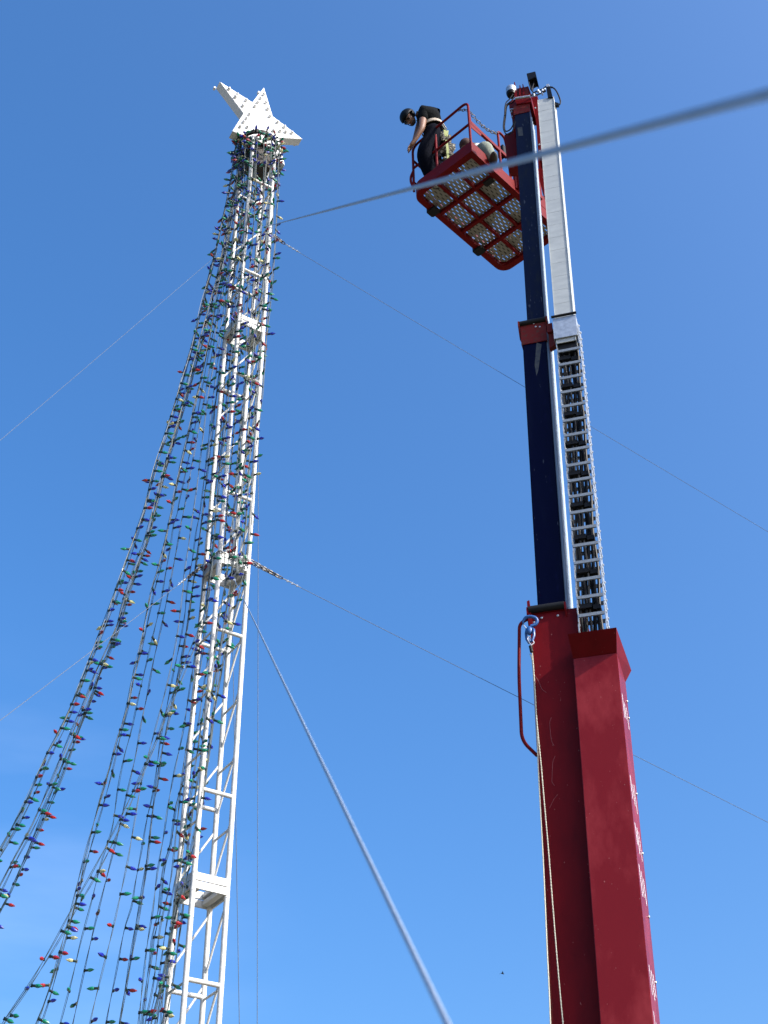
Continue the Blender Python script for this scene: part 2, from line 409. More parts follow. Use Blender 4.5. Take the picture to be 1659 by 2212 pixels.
OUTR = [(519, 292), (508, 400), (492, 480), (473, 575), (457, 640), (434, 730), (414, 800), (386, 900), (357, 1000), (340, 1067), (329.5, 1107), (315, 1165), (298, 1210.6), (286, 1244), (267, 1295), (252.7, 1350), (238, 1386), (224, 1417), (209.5, 1451), (192.7, 1498.6), (161, 1573), (134, 1634.6), (100.7, 1710), (67, 1785.8), (28, 1861), (-8, 1935), (-60, 2030)]
OUTQ = [(523, 292), (512, 400), (496, 480), (478, 575), (462, 640), (440, 730), (420, 800), (391, 900), (362, 1000), (344, 1067), (334, 1107), (320, 1165), (303, 1210.6), (292, 1244), (273, 1295), (259, 1350), (245, 1386), (232, 1417), (218, 1451), (202, 1498.6), (172, 1570), (152.5, 1620), (126, 1690), (96.5, 1760.6), (64, 1836), (25, 1923), (-6, 1980), (-60, 2080)]
def shift(px, a, b=0):
    n = len(px); return [(x + a * (i / (n - 1)) ** .8 + b * sin(i * .9), y) for i, (x, y) in enumerate(px)]
GO = 'outermost bundle of light strings sweeping to the left edge'
light_string(path(OUTL, -.1, -.7), 'outermost light string of all, reaching the left edge of the photo highest', GO, .8)
for a, b, d0, d1, ph, lb in ((5, .8, 0, -.2, 3, 'light string hugging the outermost one on its right side'), (12, -1, .15, .4, 6, 'third light string from the left edge, behind the two outermost ones')):
    light_string(path(shift(OUTL, a, b), d0, d1), lb, GO, .8, ph)
light_string(path(OUTR, -.12, -.5), 'light string leading the inner half of the outer left bundle', GO, .8, 2)
light_string(path(shift(OUTR, 8, 1), .0, .2), 'light string running close behind the inner half of the outer left bundle', GO, .8, 5)
light_string(path(OUTQ, .1, .6), 'innermost light string of the outer left bundle', GO, .8, 8)
light_string(path(shift(OUTQ, -4, -1), -.15, .9), 'light string crossing the innermost one of the outer left bundle', GO, .8, 1)
for px_, a, b, d0, d1, ph, lb in ((OUTL, 3, -1.5, .1, .1, 2, 'light string woven between the outermost strands of the left bundle'), (OUTR, -3, 1.6, .2, .5, 7, 'light string woven between the inner strands of the left bundle'), (OUTQ, 3, 1.5, 0, .35, 4, 'light string slack on the inner side of the left bundle')):
    light_string(path(shift(px_, a, b), d0, d1), lb, GO, .7, ph)
def top(x0, x1, x2, x3, x4): return [(x0, 292), (x1, 400), (x2, 575), (x3, 730), (x4, 900)]
M1 = top(517, 512, 480, 452, 414) + [(377.5, 1062), (369, 1105), (357, 1160), (344, 1218), (328, 1275), (315, 1338), (303, 1398), (286, 1463), (272, 1530), (252, 1597), (234, 1668), (214, 1739.6), (193, 1816), (172, 1897.6), (151, 1979), (124.5, 2068), (101, 2147), (78, 2212), (55, 2280)]
M2 = top(522, 517, 486, 459, 425) + [(392, 1062), (383.5, 1110), (376, 1134), (369, 1182), (356, 1246.6), (344, 1311), (329.5, 1374), (316, 1436), (300.7, 1503), (286, 1573), (268.6, 1636), (253, 1710), (240.6, 1788.5), (217, 1864), (198.7, 1945), (177.7, 2029), (158, 2113), (134, 2200), (115, 2270)]
M3_ = top(527, 521, 491, 465, 433) + [(404, 1072), (392, 1129), (380, 1191), (369, 1246.6), (358, 1304), (346, 1366.6), (332, 1431), (320, 1496), (305.5, 1561), (292, 1632), (275.6, 1702), (260, 1774.5), (243.5, 1847), (224, 1928), (203, 2012), (183, 2093.5), (162, 2183), (142, 2270)]
M4 = top(533, 526, 496, 472, 444) + [(422, 1069), (417, 1110), (409, 1174.6), (400, 1230), (394, 1287), (385, 1350), (373, 1417), (358, 1489), (340, 1560), (324.6, 1620.6), (306, 1693), (288, 1785.7), (274, 1861), (256, 1945), (239, 2026), (219.7, 2110), (200, 2194), (185, 2270)]
M5 = top(538, 531, 501, 479, 455) + [(437.5, 1069), (431.5, 1114.6), (424, 1153), (416, 1208), (404, 1268), (398, 1328), (387, 1393), (375, 1455), (362, 1525), (347, 1600), (333, 1696), (316, 1769), (303.6, 1841.6), (292, 1908.8), (285, 1959), (270, 2009.5), (253, 2099), (233.6, 2188.6), (218, 2270)]
M6 = top(541, 534, 505, 484, 462) + [(443, 1069), (436, 1130), (426, 1200), (412, 1290), (400, 1370), (384, 1460), (366, 1550), (350, 1626), (340, 1696), (333, 1727), (326, 1771.7), (316, 1852.8), (305, 1931), (291, 2018), (277, 2107.5), (261.6, 2197), (250, 2270)]
M7 = top(545, 538, 510, 490, 470) + [(455, 1069), (446, 1180), (436, 1290), (424, 1400), (407, 1500), (391.7, 1592.6), (377.7, 1659.7), (365, 1735), (355, 1808), (341, 1886), (330, 1964.7), (316, 2043), (306, 2127), (298, 2212), (292, 2280)]
M8 = top(549, 542, 516, 496, 478) + [(465, 1069), (456, 1180), (447, 1290), (436, 1400), (420, 1500), (408, 1592), (397, 1673.7), (377.7, 1743.7), (366.5, 1820.6), (352.5, 1869.6), (344, 1948), (341, 1976), (329, 2032), (326, 2068), (315, 2144), (305, 2212), (300, 2280)]
GG = top(552, 546, 522, 504, 488) + [(470, 1066), (460, 1180), (448, 1290), (432.7, 1350), (412, 1402.6), (389.5, 1460), (369, 1515), (353.5, 1551), (339, 1592), (308, 1660), (277, 1729.7), (243.5, 1801), (204, 1878), (161, 1956), (115, 2040), (63, 2124), (5.6, 2205), (-40, 2275)]
GM = 'light strings hanging free to the left of the tower'
light_string(path(M1, -.15, -.5), 'light string left of the other free hanging ones, beside the wide gap', GM, .6, 0)
light_string(path(shift(M1, 9, .8), .1, .3), 'second light string right of the wide gap, doubled with the first', GM, .6, 4)
light_string(path(shift(M1, 2, -1.2), .15, -.1), 'light string twisted over the free hanging pair beside the wide gap', GM, .6, 7, dens=.45)
light_string(path(M2, -.1, -.2), 'third free hanging light string from the left at the lower edge', GM, .6, 3)
light_string(path(M3_, 0, .3), 'fourth free hanging light string from the left at the lower edge', GM, .6, 9)
light_string(path(M4, -.15, -.3), 'fifth free hanging light string from the left at the lower edge', GM, .6, 1)
light_string(path(M5, .1, .5), 'sixth free hanging light string from the left at the lower edge', GM, .6, 6)
light_string(path(M6, -.2, .1), 'light string between the free hanging ones and the pair nearest the tower', GM, .6, 2)
light_string(path(shift(M6, 2, 2.5), .15, -.15), 'light string twisted round the one left of the pair nearest the tower', GM, .5, 3, dens=.7)
light_string(path(shift(M8, 5, 1.5), .2, .1), 'light string squeezed between the inner one of the pair and the left tower leg', GM, .4, 6, dens=.8)
light_string(path(M7, .2, -.3), 'outer light string of the pair hanging nearest the tower legs', GM, .5, 8)
light_string(path(M8, .0, .4), 'inner light string of the pair hanging nearest the tower legs', GM, .5, 5)
GD = 'slanting doubled light string crossing the hanging ones'
light_string(path(GG, -.2, -.9), 'upper strand of the slanting pair of light strings crossing to the lower left corner', GD, .9, 0)
light_string(path(shift(GG, 10, 1), -.1, -.85), 'lower strand of the slanting pair of light strings crossing to the lower left corner', GD, .9, 5)
GT = 'light strings wound down the tower itself'
TT = [
 ([(604, 305), (600, 420), (590, 560), (577, 720), (566, 850), (551, 1000), (541, 1150), (520, 1260), (500, 1350), (478, 1450), (462, 1550), (448, 1650), (430, 1780), (405, 1900), (392, 2000), (372, 2120), (355, 2212), (345, 2290)], -.15, -.2, 'rightmost light string running down the right tower leg'),
 ([(596, 300), (592, 420), (582, 560), (566, 720), (556, 850), (541, 1000), (528, 1150), (507, 1260), (489, 1350), (472, 1450), (458, 1550), (446, 1650), (424, 1780), (400, 1900), (384, 2000), (364, 2120), (348, 2212), (338, 2290)], -.25, -.25, 'light string just inside the rightmost one on the tower'),
 ([(585, 300), (580, 420), (571, 560), (555, 720), (543, 850), (530, 1000), (514, 1150), (497, 1260), (482, 1350), (466, 1450), (447, 1550), (432, 1650), (412, 1780), (396, 1900), (376, 2000), (354, 2120), (336, 2212), (330, 2290)], -.3, -.3, 'light string down the middle of the right tower face'),
 ([(572, 298), (567, 420), (556, 560), (541, 720), (530, 850), (516, 1000), (500, 1150), (488, 1260), (470, 1350), (456, 1450), (436, 1550), (424, 1650), (404, 1780), (386, 1900), (368, 2000), (348, 2120), (326, 2212), (316, 2290)], -.32, -.32, 'light string hanging in front of the nearest tower leg'),
 ([(560, 298), (554, 420), (540, 560), (524, 720), (512, 850), (500, 1000), (486, 1150), (474, 1260), (460, 1350), (446, 1450), (430, 1550), (412, 1650), (398, 1780), (380, 1900), (360, 2000), (340, 2120), (318, 2212), (308, 2290)], .2, .2, 'light string seen through the tower behind its nearest leg'),
 ([(592, 330), (586, 460), (576, 600), (560, 760), (548, 900), (532, 1050), (520, 1190), (503, 1290), (488, 1400), (470, 1500), (452, 1600), (436, 1700), (416, 1820), (392, 1940), (374, 2040), (352, 2150), (340, 2290)], .25, .2, 'light string seen through the tower behind its right leg'),
 ([(532, 298), (524, 420), (510, 560), (500, 700), (490, 850), (476, 1000), (462, 1150), (450, 1260), (440, 1350), (424, 1450), (412, 1550), (396, 1650), (384, 1780), (370, 1900), (346, 2000), (330, 2120), (312, 2212), (300, 2290)], -.2, -.1, 'light string following the left tower leg'),
]
for i, (p, a, b, l) in enumerate(TT):
    light_string(path(p, a, b), l, GT, .15, i * 3)
    if i in (0, 2, 3):
        light_string(path(shift(p, 0, 2.2), a + .35, b + .3), 'light string doubled beside the ' + {0: 'one on the right tower leg', 2: 'one on the middle of the right tower face', 3: 'one in front of the nearest tower leg'}[i], GT, .15, i * 3 + 5, dens=.8)
for i, (x0, x1, x2, x3, x4, d, lb) in enumerate(((556, 552, 531, 518, 505, -.34, 'light string ending at the middle joint, nearest the camera on the left tower face'), (576, 571, 548, 534, 517, -.36, 'light string ending at the middle joint, in front of the right tower face'), (588, 583, 561, 545, 530, -.30, 'light string ending at the middle joint, beside the right tower leg'), (544, 539, 517, 503, 490, -.28, 'light string ending at the middle joint, beside the left tower leg'), (566, 562, 540, 526, 512, .25, 'light string ending at the middle joint, seen through the tower'))):
    light_string(path([(x0, 296), (x0 - 4, 420), (x1 - 8, 520), (x2, 760), (x3, 940), (x4, 1120), (x4 - 6, 1235)], d, d + .05), lb, GT, .1, i * 2)
# short ends of the strings bunched round the crown
for j in range(18):
    a0 = j * .35 + .2; pts = []
    for q in range(9):
        a = a0 + q * .13; pts.append(TC + Vector((cos(a) * (.245 + .014 * (j % 4)), sin(a) * (.245 + .014 * (j % 4)), TOPZ + .06 - q * (.015, .04, .07)[j % 3] + .03 * sin(q * 2 + j))))
    light_string(pts, 'short light string end bunched under the star around the crown', 'string ends bunched round the crown', 0, j * 2, .062)

# ------------------------------------------------------------ guy wires
def link_chain(mb, p, q, r=.007, pitch=.042, sag=.0):
    p = Vector(p); q = Vector(q); n = max(2, int((q - p).length / pitch)); d = (q - p) / n
    for i in range(n):
        c = p + d * (i + .5) - Vector((0, 0, sag * 4 * (i + .5) / n * (1 - (i + .5) / n))); dd = d.normalized(); x = dd.cross(Vector((0, 0, 1))).normalized(); y = dd.cross(x)
        s = x if i % 2 else y
        pts = [c + dd * cos(a) * pitch * .78 + s * sin(a) * pitch * .42 for a in [2 * pi * k / 10 for k in range(10)]]
        mb.tube(pts, r, 5, closed=True)
def guy(p, q, label, r=.0024, chain=0, sag=0, twist=False, m=None, group='guy wires bracing the tower'):
    p = Vector(p); q = Vector(q); root = thing('guy_wire', p, label, 'guy wire', group)
    d = (q - p); L = d.length; d.normalize(); c0 = chain
    s = p + d * c0; n = 40
    pts = [s.lerp(q, i / n) - Vector((0, 0, sag * 4 * (i / n) * (1 - i / n))) for i in range(n + 1)]
    if twist:
        x = d.cross(Vector((0, 0, 1))).normalized(); y = x.cross(d); b = MB(); nr = int((q - s).length / .004); K = 12
        for i in range(nr + 1):
            t = i / nr; c = s.lerp(q, t) - Vector((0, 0, sag * 4 * t * (1 - t))); a0 = t * (q - s).length * 2 * pi / .034
            for k in range(K):
                a = 2 * pi * k / K; rr = r * (1.06 if k % 2 else .82)
                b.v.append(c + (x * cos(a + a0) + y * sin(a + a0)) * rr)
        for i in range(nr):
            for k in range(K):
                l = (k + 1) % K; b.f.append((i * K + k, i * K + l, (i + 1) * K + l, (i + 1) * K + k))
        build(b, 'wire', m or M_rope, root, smooth=60)
    else:
        build(MB().tube(pts, r, 6), 'wire', m or M_guy, root, smooth=True)
    if chain:
        cm = MB(); link_chain(cm, p, s, .0045, .034); side = d.cross(Vector((0, 0, 1))).normalized() * .03
        link_chain(cm, p + side, s, .0045, .034)
        build(cm, 'chain', M_chain, root, smooth=True)
    b = MB()
    for k in range(3): b.box(s + d * (.06 + .05 * k), .018, .012, .018)
    b.tube([s, s + d * .05 + Vector((0, 0, .008)), s + d * .2], .004, 5)
    build(b, 'cable_clamp', M_steel, root)
    # ground anchor
    build(MB().tube([q + Vector((0, 0, .08)), q - Vector((0, 0, .25))], .014, 8), 'ground_anchor', M_steel, root)
    return root
def ganchor(px, py, behind=False):
    d = ray(px, py); d = -d if behind else d; return CAM - d * (1.6 / d.z)
A_near = ganchor(189, 591, True); A_right = ganchor(5450, 3642); A_right2 = ganchor(6000, 3663); A_left = ganchor(-6270, 6210); A_back = ganchor(551.6, 4190)
JZ = [ZB + k * SEC for k in range(6)]
Rr, Lr, Fr, Br = [TC + LEG[k] for k in ('right', 'left', 'front', 'back')]
guy(at_y(575, 489.5, 9.98), A_near, 'thick twisted steel cable coming overhead from the upper tower, blurred where it is nearest', .0030, twist=True)
guy(at_y(506, 1252, 9.92), A_near, 'twisted steel cable from the middle tower joint down to the lower edge', .0030, twist=True)
guy(at_y(590, 512, 10.05), A_right2, 'higher of the two thin wires passing behind the lift to the right edge', .0024, chain=.14, sag=.25)
guy(at_y(538, 1214, 10.1), A_right, 'lower of the two thin wires passing behind the lift to the right edge', .0026, chain=.34, sag=.12)
guy(at_y(500, 524, 10.2), A_left, 'thin wire from the upper tower to the left edge, the higher one', .0018, chain=.1, sag=.05)
guy(at_y(443, 1220, 10.2), A_left, 'thin wire from the middle tower joint to the left edge, the lower one', .0024, chain=.34, sag=.04)
guy(at_y(559, 540, 10.3), A_back, 'thin wire hanging nearly plumb right of the tower, the longer one', .0028)
guy(at_y(500, 1235, 10.28), A_back, 'thin wire hanging nearly plumb close behind the lower tower', .0030)

# chain and white cloth ties wrapped round the middle joint, part of the tower
for zz, o in ((JZ[3] + .04, -.012), (JZ[4] + .95, -.012)):
    c4 = [TC + (LEG[k].normalized() * (LEG[k].length + .04 + o)) + Vector((0, 0, zz)) for k in ('front', 'right', 'back', 'left')]
    cm = MB()
    for i in range(4): link_chain(cm, c4[i], c4[(i + 1) % 4], .0034, .03)
    build(cm, 'chain_wrap', M_chain, tower, smooth=True)
M_cloth = mat('white_cloth', (.80, .80, .78), .9, bump=.5, bscale=30)
wr = MB()
for i, (x, y, r) in enumerate(((500, 1196, .03), (512, 1205, .045), (524, 1210, .05), (533, 1206, .035), (505, 1218, .03), (522, 1224, .04), (536, 1222, .03), (492, 1190, .022))):
    c = at_y(x, y, 9.93 + .01 * (i % 3)); R = Matrix.Rotation(i * 1.3, 3, 'Y') @ Matrix.Rotation(i * .7, 3, 'X')
    b0 = len(wr.v); wr.ball(c, r, r * .55, r * .6, 10, 7, R)
    for k in range(b0, len(wr.v)): wr.v[k] += (wr.v[k] - c) * .35 * sin(k * 2.1 + i)
build(wr, 'cloth_tie', M_cloth, tower, smooth=True)

# ------------------------------------------------------------ boom lift
BP = radians(16)
bax = (M3 @ Vector((939 - CX, CY + 2600, -FPX))).normalized()
br = Vector((cos(BP), -sin(BP), 0)); br = (br - bax * br.dot(bax)).normalized()
bn = br.cross(bax).normalized()               # towards the camera
if bn.y > 0: bn = -bn
BO = at_y(1188, 2212, 11.0)
def BL(px, py, d=0.0): 
    p = on_plane(px, py, BO - bn * d, bn) - BO; return (p.dot(bax), p.dot(br))
def BW(s, t, d=0.0): return BO + bax * s + br * t - bn * d
def bprism(mb, pxs, d0, d1): return mb.prism([BW(*BL(x, y, d0), d0) for x, y in pxs], -bn * (d1 - d0))
def bbox(mb, s0, s1, t0, t1, d0, d1):
    return mb.hexa([BW(s, t, d) for s in (s0, s1) for t, d in ((t0, d0), (t1, d0), (t1, d1), (t0, d1))])
def bt(px, py, d=0): return BL(px, py, d)[1]
def bs(px, py, d=0): return BL(px, py, d)[0]
SG = -(BO.z) / bax.z                          # ground along the axis
lift = thing('boom_lift', BW(SG + .0, .3, .3), 'red boom lift with its dark blue telescopic boom raised and basket at the top', 'boom lift')
# base section
d_base = .06; s_top = bs(1190, 1320, d_base)
tl = bt(1152, 1420, d_base); tr_ = bt(1297, 2212, d_base)
m = MB(); bbox(m, SG + 1.0, s_top, tl, tr_ + .12, d_base, .60)
base_b = build(m, 'base_boom', M_red, lift, bevel=.006)
# left edge strip weld and seams
m = MB(); bbox(m, SG + 1.1, s_top - .02, tl - .012, tl + .006, d_base - .006, d_base + .05); build(m, 'edge_flange', M_redw, base_b)
for px, py in ((1170, 1335), (1205, 1330), (1154, 1345)):
    s, t = BL(px, py, d_base); build(MB().lathe(BW(s, t, d_base + .002), bn, [(0, .012), (.008, .012), (.011, .007)], 8), 'bolt', M_steel, base_b)
# raised oval decal outlines and scuffs on the shaded face
M_scuff = mat('scuff', (.19, .035, .045), .6)
m = MB()
for P in ([(1156, 1461), (1163, 1470), (1170, 1489), (1180, 1496)], [(1191, 1550), (1187, 1560), (1189, 1585), (1192, 1603), (1197, 1611)], [(1199, 1633), (1194, 1645), (1192, 1690), (1198, 1697)], [(1205, 1716), (1196, 1727), (1187, 1746)]):
    m.tube([BW(*BL(x, y, d_base), d_base - .0005) for x, y in fillet([(a, b, 0) for a, b in P], 5, 3) and [(v.x, v.y) for v in fillet([(a, b, 0) for a, b in P], 5, 3)]], .0022, 4)
build(m, 'scuff_marks', M_scuff, base_b)
# mid section
d_mid = .10; s_mt = bs(1155, 701, d_mid); ml = (bt(1155.6, 1300, d_mid) + bt(1134, 760, d_mid)) / 2; mr_ = (bt(1220, 1286, d_mid) + bt(1181, 760, d_mid)) / 2
m = MB(); bbox(m, s_top - .5, s_mt, ml, mr_, d_mid, .52)
mid_b = build(m, 'middle_boom', M_navy, lift, bevel=.010)
m = MB()      # added rails; their pale colour paints the sunlit right side of the middle boom
for dd, rr in ((.14, .022), (.20, .016), (.26, .022), (.34, .018), (.42, .022)): m.tube([BW(s_top - .25, mr_ + .012, dd), BW(s_mt - .15, mr_ + .012, dd)], rr, 10)
bbox(m, s_top - .25, s_mt - .1, mr_ + .001, mr_ + .010, .12, .48)
build(m, 'sunlit_side_rail', M_rail, mid_b, smooth=40)
m = MB(); k = s_top + .2
while k < s_mt - .3:
    m.lathe(BW(k, ml + .002, d_mid + .035), -br, [(0, .008), (.006, .008), (.008, .004)], 6); k += .21
build(m, 'rivet_row', M_steel, mid_b)
# fly section
d_fly = .14; s_ft = bs(1130, 225, d_fly); fl = (bt(1132, 678, d_fly) + bt(1117, 260, d_fly)) / 2; fr = (bt(1172.9, 674, d_fly) + bt(1147, 260, d_fly)) / 2
m = MB(); bbox(m, s_mt - .4, s_ft, fl, fr, d_fly, .46)
fly_b = build(m, 'fly_boom', M_navyw, lift, bevel=.008)
m = MB()  # same added rails on the fly boom, coloured pale as its sunlit side
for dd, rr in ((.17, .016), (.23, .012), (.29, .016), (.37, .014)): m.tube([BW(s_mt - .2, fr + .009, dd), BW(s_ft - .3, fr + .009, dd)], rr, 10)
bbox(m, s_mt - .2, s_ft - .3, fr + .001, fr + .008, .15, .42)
build(m, 'sunlit_side_rail', M_rail, fly_b, smooth=40)
# red ends, collars and rollers
def collar(s1, L, t0, t1, d0, d1, name, mt, parent, rr):
    m = MB(); e = .012
    bbox(m, s1 - L, s1, t0 - e, t1 + e, d0 - e, d0 - .001); bbox(m, s1 - L, s1, t0 - e, t0 - .001, d0 - .001, d1); bbox(m, s1 - L, s1, t1 + .001, t1 + e, d0 - .001, d1)
    c = build(m, name, mt, parent)
    p = MB()
    for tt in (t0 - .035, t1 + .018):
        poly = [(s1 - .16, .04), (s1 - .02, -.045), (s1 + .05, -.05), (s1 + .07, -.02), (s1 + .05, .05), (s1 - .10, .16)]
        p.prism([BW(s, tt, d0 + d) for s, d in poly], br * .016)
    build(p, 'roller_bracket', mt, c)
    build(MB().tube([BW(s1 + .035, t0 - .018, d0 - .012), BW(s1 + .035, t1 + .018, d0 - .012)], rr, 16), 'wear_roller', M_black, c, smooth=40)
    return c
collar(s_top, .012, tl, tr_ - .06, d_base, .6, 'end_collar', M_red, base_b, .042)
collar(s_mt, .30, ml, mr_, d_mid, .5, 'end_collar', M_redw, mid_b, .034)
m = MB()
for px, py in ((1164, 694), (1153, 699), (1166, 706), (1157, 706)):
    s, t = BL(px, py, d_mid - .012); m.lathe(BW(s, t, d_mid - .010), bn, [(0, .011), (.007, .011), (.010, .006)], 8)
build(m, 'bolt', M_steel, mid_b)
# fly end in red with flaked paint
m = MB(); e = .008
bbox(m, s_ft - .20, s_ft, fl - e, fr + e, d_fly - e, d_fly - .001); bbox(m, s_ft - .20, s_ft, fl - e, fl - .001, d_fly - .001, .46)
build(m, 'end_collar', M_redw, fly_b)
# bare paint where a sticker was; sun patch painted on the middle boom
M_patch = mat('bare_and_sun_patch', (.05, .05, .045), .6, scale=14, col2=(.006, .01, .03), thr=(.45, .7))
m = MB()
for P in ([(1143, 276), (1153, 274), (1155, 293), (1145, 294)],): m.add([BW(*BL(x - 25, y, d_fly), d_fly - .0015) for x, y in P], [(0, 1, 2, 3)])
P = [(1162, 740), (1173, 744), (1166, 800), (1162, 812), (1158, 790)]  # outline of the sunlight put into the colour here
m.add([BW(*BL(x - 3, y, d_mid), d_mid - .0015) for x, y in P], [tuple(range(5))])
build(m, 'worn_and_sun_patch', M_patch, fly_b)

# track housing beside the base section
d_h = -.06; hs_top = bs(1285, 1416, d_h); hl = bt(1297, 2212, d_h); hr = (bt(1415.7, 2212, d_h) + bt(1328, 1402, d_h)) / 2
hl = (hl + bt(1238, 1420, d_h)) / 2
print('housing', hl, hr, 'base', tl, tr_, 'mid', ml, mr_, 'fly', fl, fr, 's', s_top, s_mt, s_ft, SG)
M_redh = mat('red_paint_dusty', (.15, .0035, .006), .5, spec=.12, coat=.22, scale=2.2, col2=(.25, .022, .026), thr=(.47, .70), bump=.03, bscale=5, stretch=(1, 1, .5))
m = MB(); bbox(m, SG + 1.2, hs_top, hl, hr, d_h, .46)
specks(M_redh, (.36, .17, .16), 55, .73)
hous = build(m, 'track_housing', M_redh, lift, bevel=.005)
m = MB()      # flared lip
a = [BW(hs_top, t, d) for t, d in ((hl, d_h), (hr, d_h), (hr, .46), (hl, .46))]
b = [BW(hs_top + .155, t, d) for t, d in ((hl - .01, d_h - .175), (hr + .035, d_h - .175), (hr + .06, .52), (hl - .01, .52))]
m.ring([a[0], a[1], a[2], a[3]], [x + (sum(a, Vector()) / 4 - x) * .03 for x in a], bax * .001)
out_ = a + b; inn = [x + (sum(b, Vector()) / 4 - x) * .03 for x in b]
m.add(out_ + inn, [(0, 1, 5, 4), (1, 2, 6, 5), (2, 3, 7, 6), (3, 0, 4, 7), (4, 5, 9, 8), (5, 6, 10, 9), (6, 7, 11, 10), (7, 4, 8, 11)])
m.add([x + (sum(a, Vector()) / 4 - x) * .04 for x in a] + inn, [(0, 4, 5, 1), (1, 5, 6, 2), (2, 6, 7, 3), (3, 7, 4, 0)])
build(m, 'flared_lip', M_red, hous)
m = MB()
for px, py in ((1393, 1463), (1393, 1668), (1400, 1500), (1400, 1800), (1400, 1940), (1400, 2085), (1400, 2190)):
    s = bs(hr, 0, 0) if False else bs(1330, py, d_h); m.lathe(BW(s, hr - .001, .38), br, [(0, .012), (.008, .012), (.014, .007)], 8)
build(m, 'bolt', M_steel, hous)
# white markings seen edge-on, unreadable at this angle, down the outer side of the housing
m = MB()
s0 = bs(1330, 1440, d_h)
def stroke(s_a, d_a, s_b, d_b, wd=.03):
    m.add([BW(s_a, hr + .0015, d_a - wd / 2), BW(s_a, hr + .0015, d_a + wd / 2), BW(s_b, hr + .0015, d_b + wd / 2), BW(s_b, hr + .0015, d_b - wd / 2)], [(0, 1, 2, 3)])
sl = s0 - .2; rl = random.Random(3)
while sl > -1.5:
    H = .30; m = MB()
    for q_ in range(3):
        ta = rl.uniform(0, .07); stroke(sl - .02 - ta, .03 + .12 * q_, sl - H * rl.uniform(.7, 1), .05 + .12 * q_ + rl.uniform(0, .05), rl.uniform(.025, .045))
    build(m, 'side_marking', M_dec, hous)
    sl -= .42 if rl.random() < .8 else .8

# cable track (open chain) between housing and grey cover
d_c = -.02; c_bot = bs(1280, 1374, d_c); c_top = bs(1222, 722, d_c)
cl = (bt(1201.7, 737.6, d_c) + bt(1249, 1366, d_c)) / 2; crr = (bt(1249.4, 727, d_c) + bt(1314.5, 1361, d_c)) / 2
track = MB(); depth = .17
# side link plates: scalloped overlapping links
def sideplate(t, w_, row):
    mm = MB(); L = .105; s = c_bot - .15; i = 0
    while s < c_top + .05:
        o = .003 if i % 2 else 0
        for dd, hh in (((d_c + .03, .032), (d_c + depth - .03, .03))[row],):
            P = [(s - .012, dd - hh * .6), (s + .01, dd - hh), (s + L * .9, dd - hh), (s + L + .012, dd - hh * .5), (s + L + .012, dd + hh * .5), (s + L * .9, dd + hh), (s + .01, dd + hh), (s - .012, dd + hh * .6)]
            mm.prism([BW(a_, t + o, b_) for a_, b_ in P], br * w_)
            mm.lathe(BW(s + L * .98, t + (w_ if w_ > 0 else 0) + o, dd), br, [(0, .012), (.008, .012), (.010, .008)], 6)
        s += L; i += 1
    return mm
M_bar = mat('track_bar_steel', (.17, .20, .235), .55, metal=.3, var=.2, scale=18)
tr_root = build(sideplate(cl, .009, 0), 'cable_track', M_steel, lift)
for t_, row in ((cl, 1), (crr - .009, 0), (crr - .009, 1)): build(sideplate(t_, .009, row), 'track_link_side', M_steel, tr_root)
s = c_bot + .02; i = 0
while s < c_top - .02:
    fm = MB(); bbox(fm, s, s + .034, cl + .010, crr - .010, d_c - .006, d_c + .010)
    build(fm, 'track_bar', M_bar, tr_root)
    fm = MB(); bbox(fm, s + .02, s + .062, cl + .010, crr - .010, d_c + depth, d_c + depth + .012)
    build(fm, 'track_bar', M_bar, tr_root)
    s += .208; i += 1
hoses = [(.025, .05, .013, M_hose), (.045, .09, .012, M_hoseg), (.07, .05, .017, M_hose), (.095, .10, .014, M_hose), (.115, .045, .010, M_hoseg), (.14, .08, .019, M_hose), (.172, .06, .017, M_hose), (.20, .09, .015, M_hose)]
for i, (t, d, r, mt_) in enumerate(hoses):
    pts = []; n = 26
    for k in range(n + 1):
        s = c_bot - .15 + (c_top + .2 - c_bot + .15) * k / n
        pts.append(BW(s, cl + t * (crr - cl) / .25 + .008 * sin(k * 1.1 + i * 2), d_c + d + .02 + .01 * cos(k * .9 + i)))
    build(MB().tube(catmull(pts, 3), r, 8), 'hose', mt_, tr_root, smooth=True)
s = c_bot + .35; i = 0
while s < c_top - .1:      # black separators that clamp the hoses
    cm_ = MB(); bbox(cm_, s, s + .05, cl + .02, cl + .14, d_c + .03, d_c + .17); bbox(cm_, s - .02, s + .03, cl + .15, crr - .045, d_c + .04, d_c + .15)
    build(cm_, 'hose_separator', M_black, tr_root); s += .416
# grey track cover of the upper run
d_g = -.03; g_t = bs(1180, 212, d_g); g_b = bs(1220, 684, d_g)
gl = (bt(1161.7, 210, d_g) + bt(1199, 685, d_g)) / 2; gr = (bt(1193, 209, d_g) + bt(1240.4, 678, d_g)) / 2
m = MB(); bbox(m, g_b - .4, g_t, gl, gr, d_g, d_g + .012)
for t0, t1 in ((gl - .006, gl - .001), (gr + .001, gr + .006)): bbox(m, g_b - .4, g_t, t0, t1, d_g - .008, d_g + .20)
cover = build(m, 'track_cover', M_alu, lift)
m = MB(); k = g_b
while k < g_t - .1:
    bbox(m, k, k + .003, gl + .001, gr - .001, d_g - .0012, d_g - .0002); k += .23
build(m, 'cover_seam', M_alu, cover)
m = MB(); bbox(m, g_b - .34, g_b - .02, gl - .02, gr + .02, d_g - .02, d_g - .009)
bbox(m, g_b - .34, g_b - .02, gl - .028, gl - .02, d_g - .02, d_g + .2); bbox(m, g_b - .34, g_b - .02, gr + .02, gr + .028, d_g - .02, d_g + .2)
gc = build(m, 'cover_bracket', M_steel, cover)
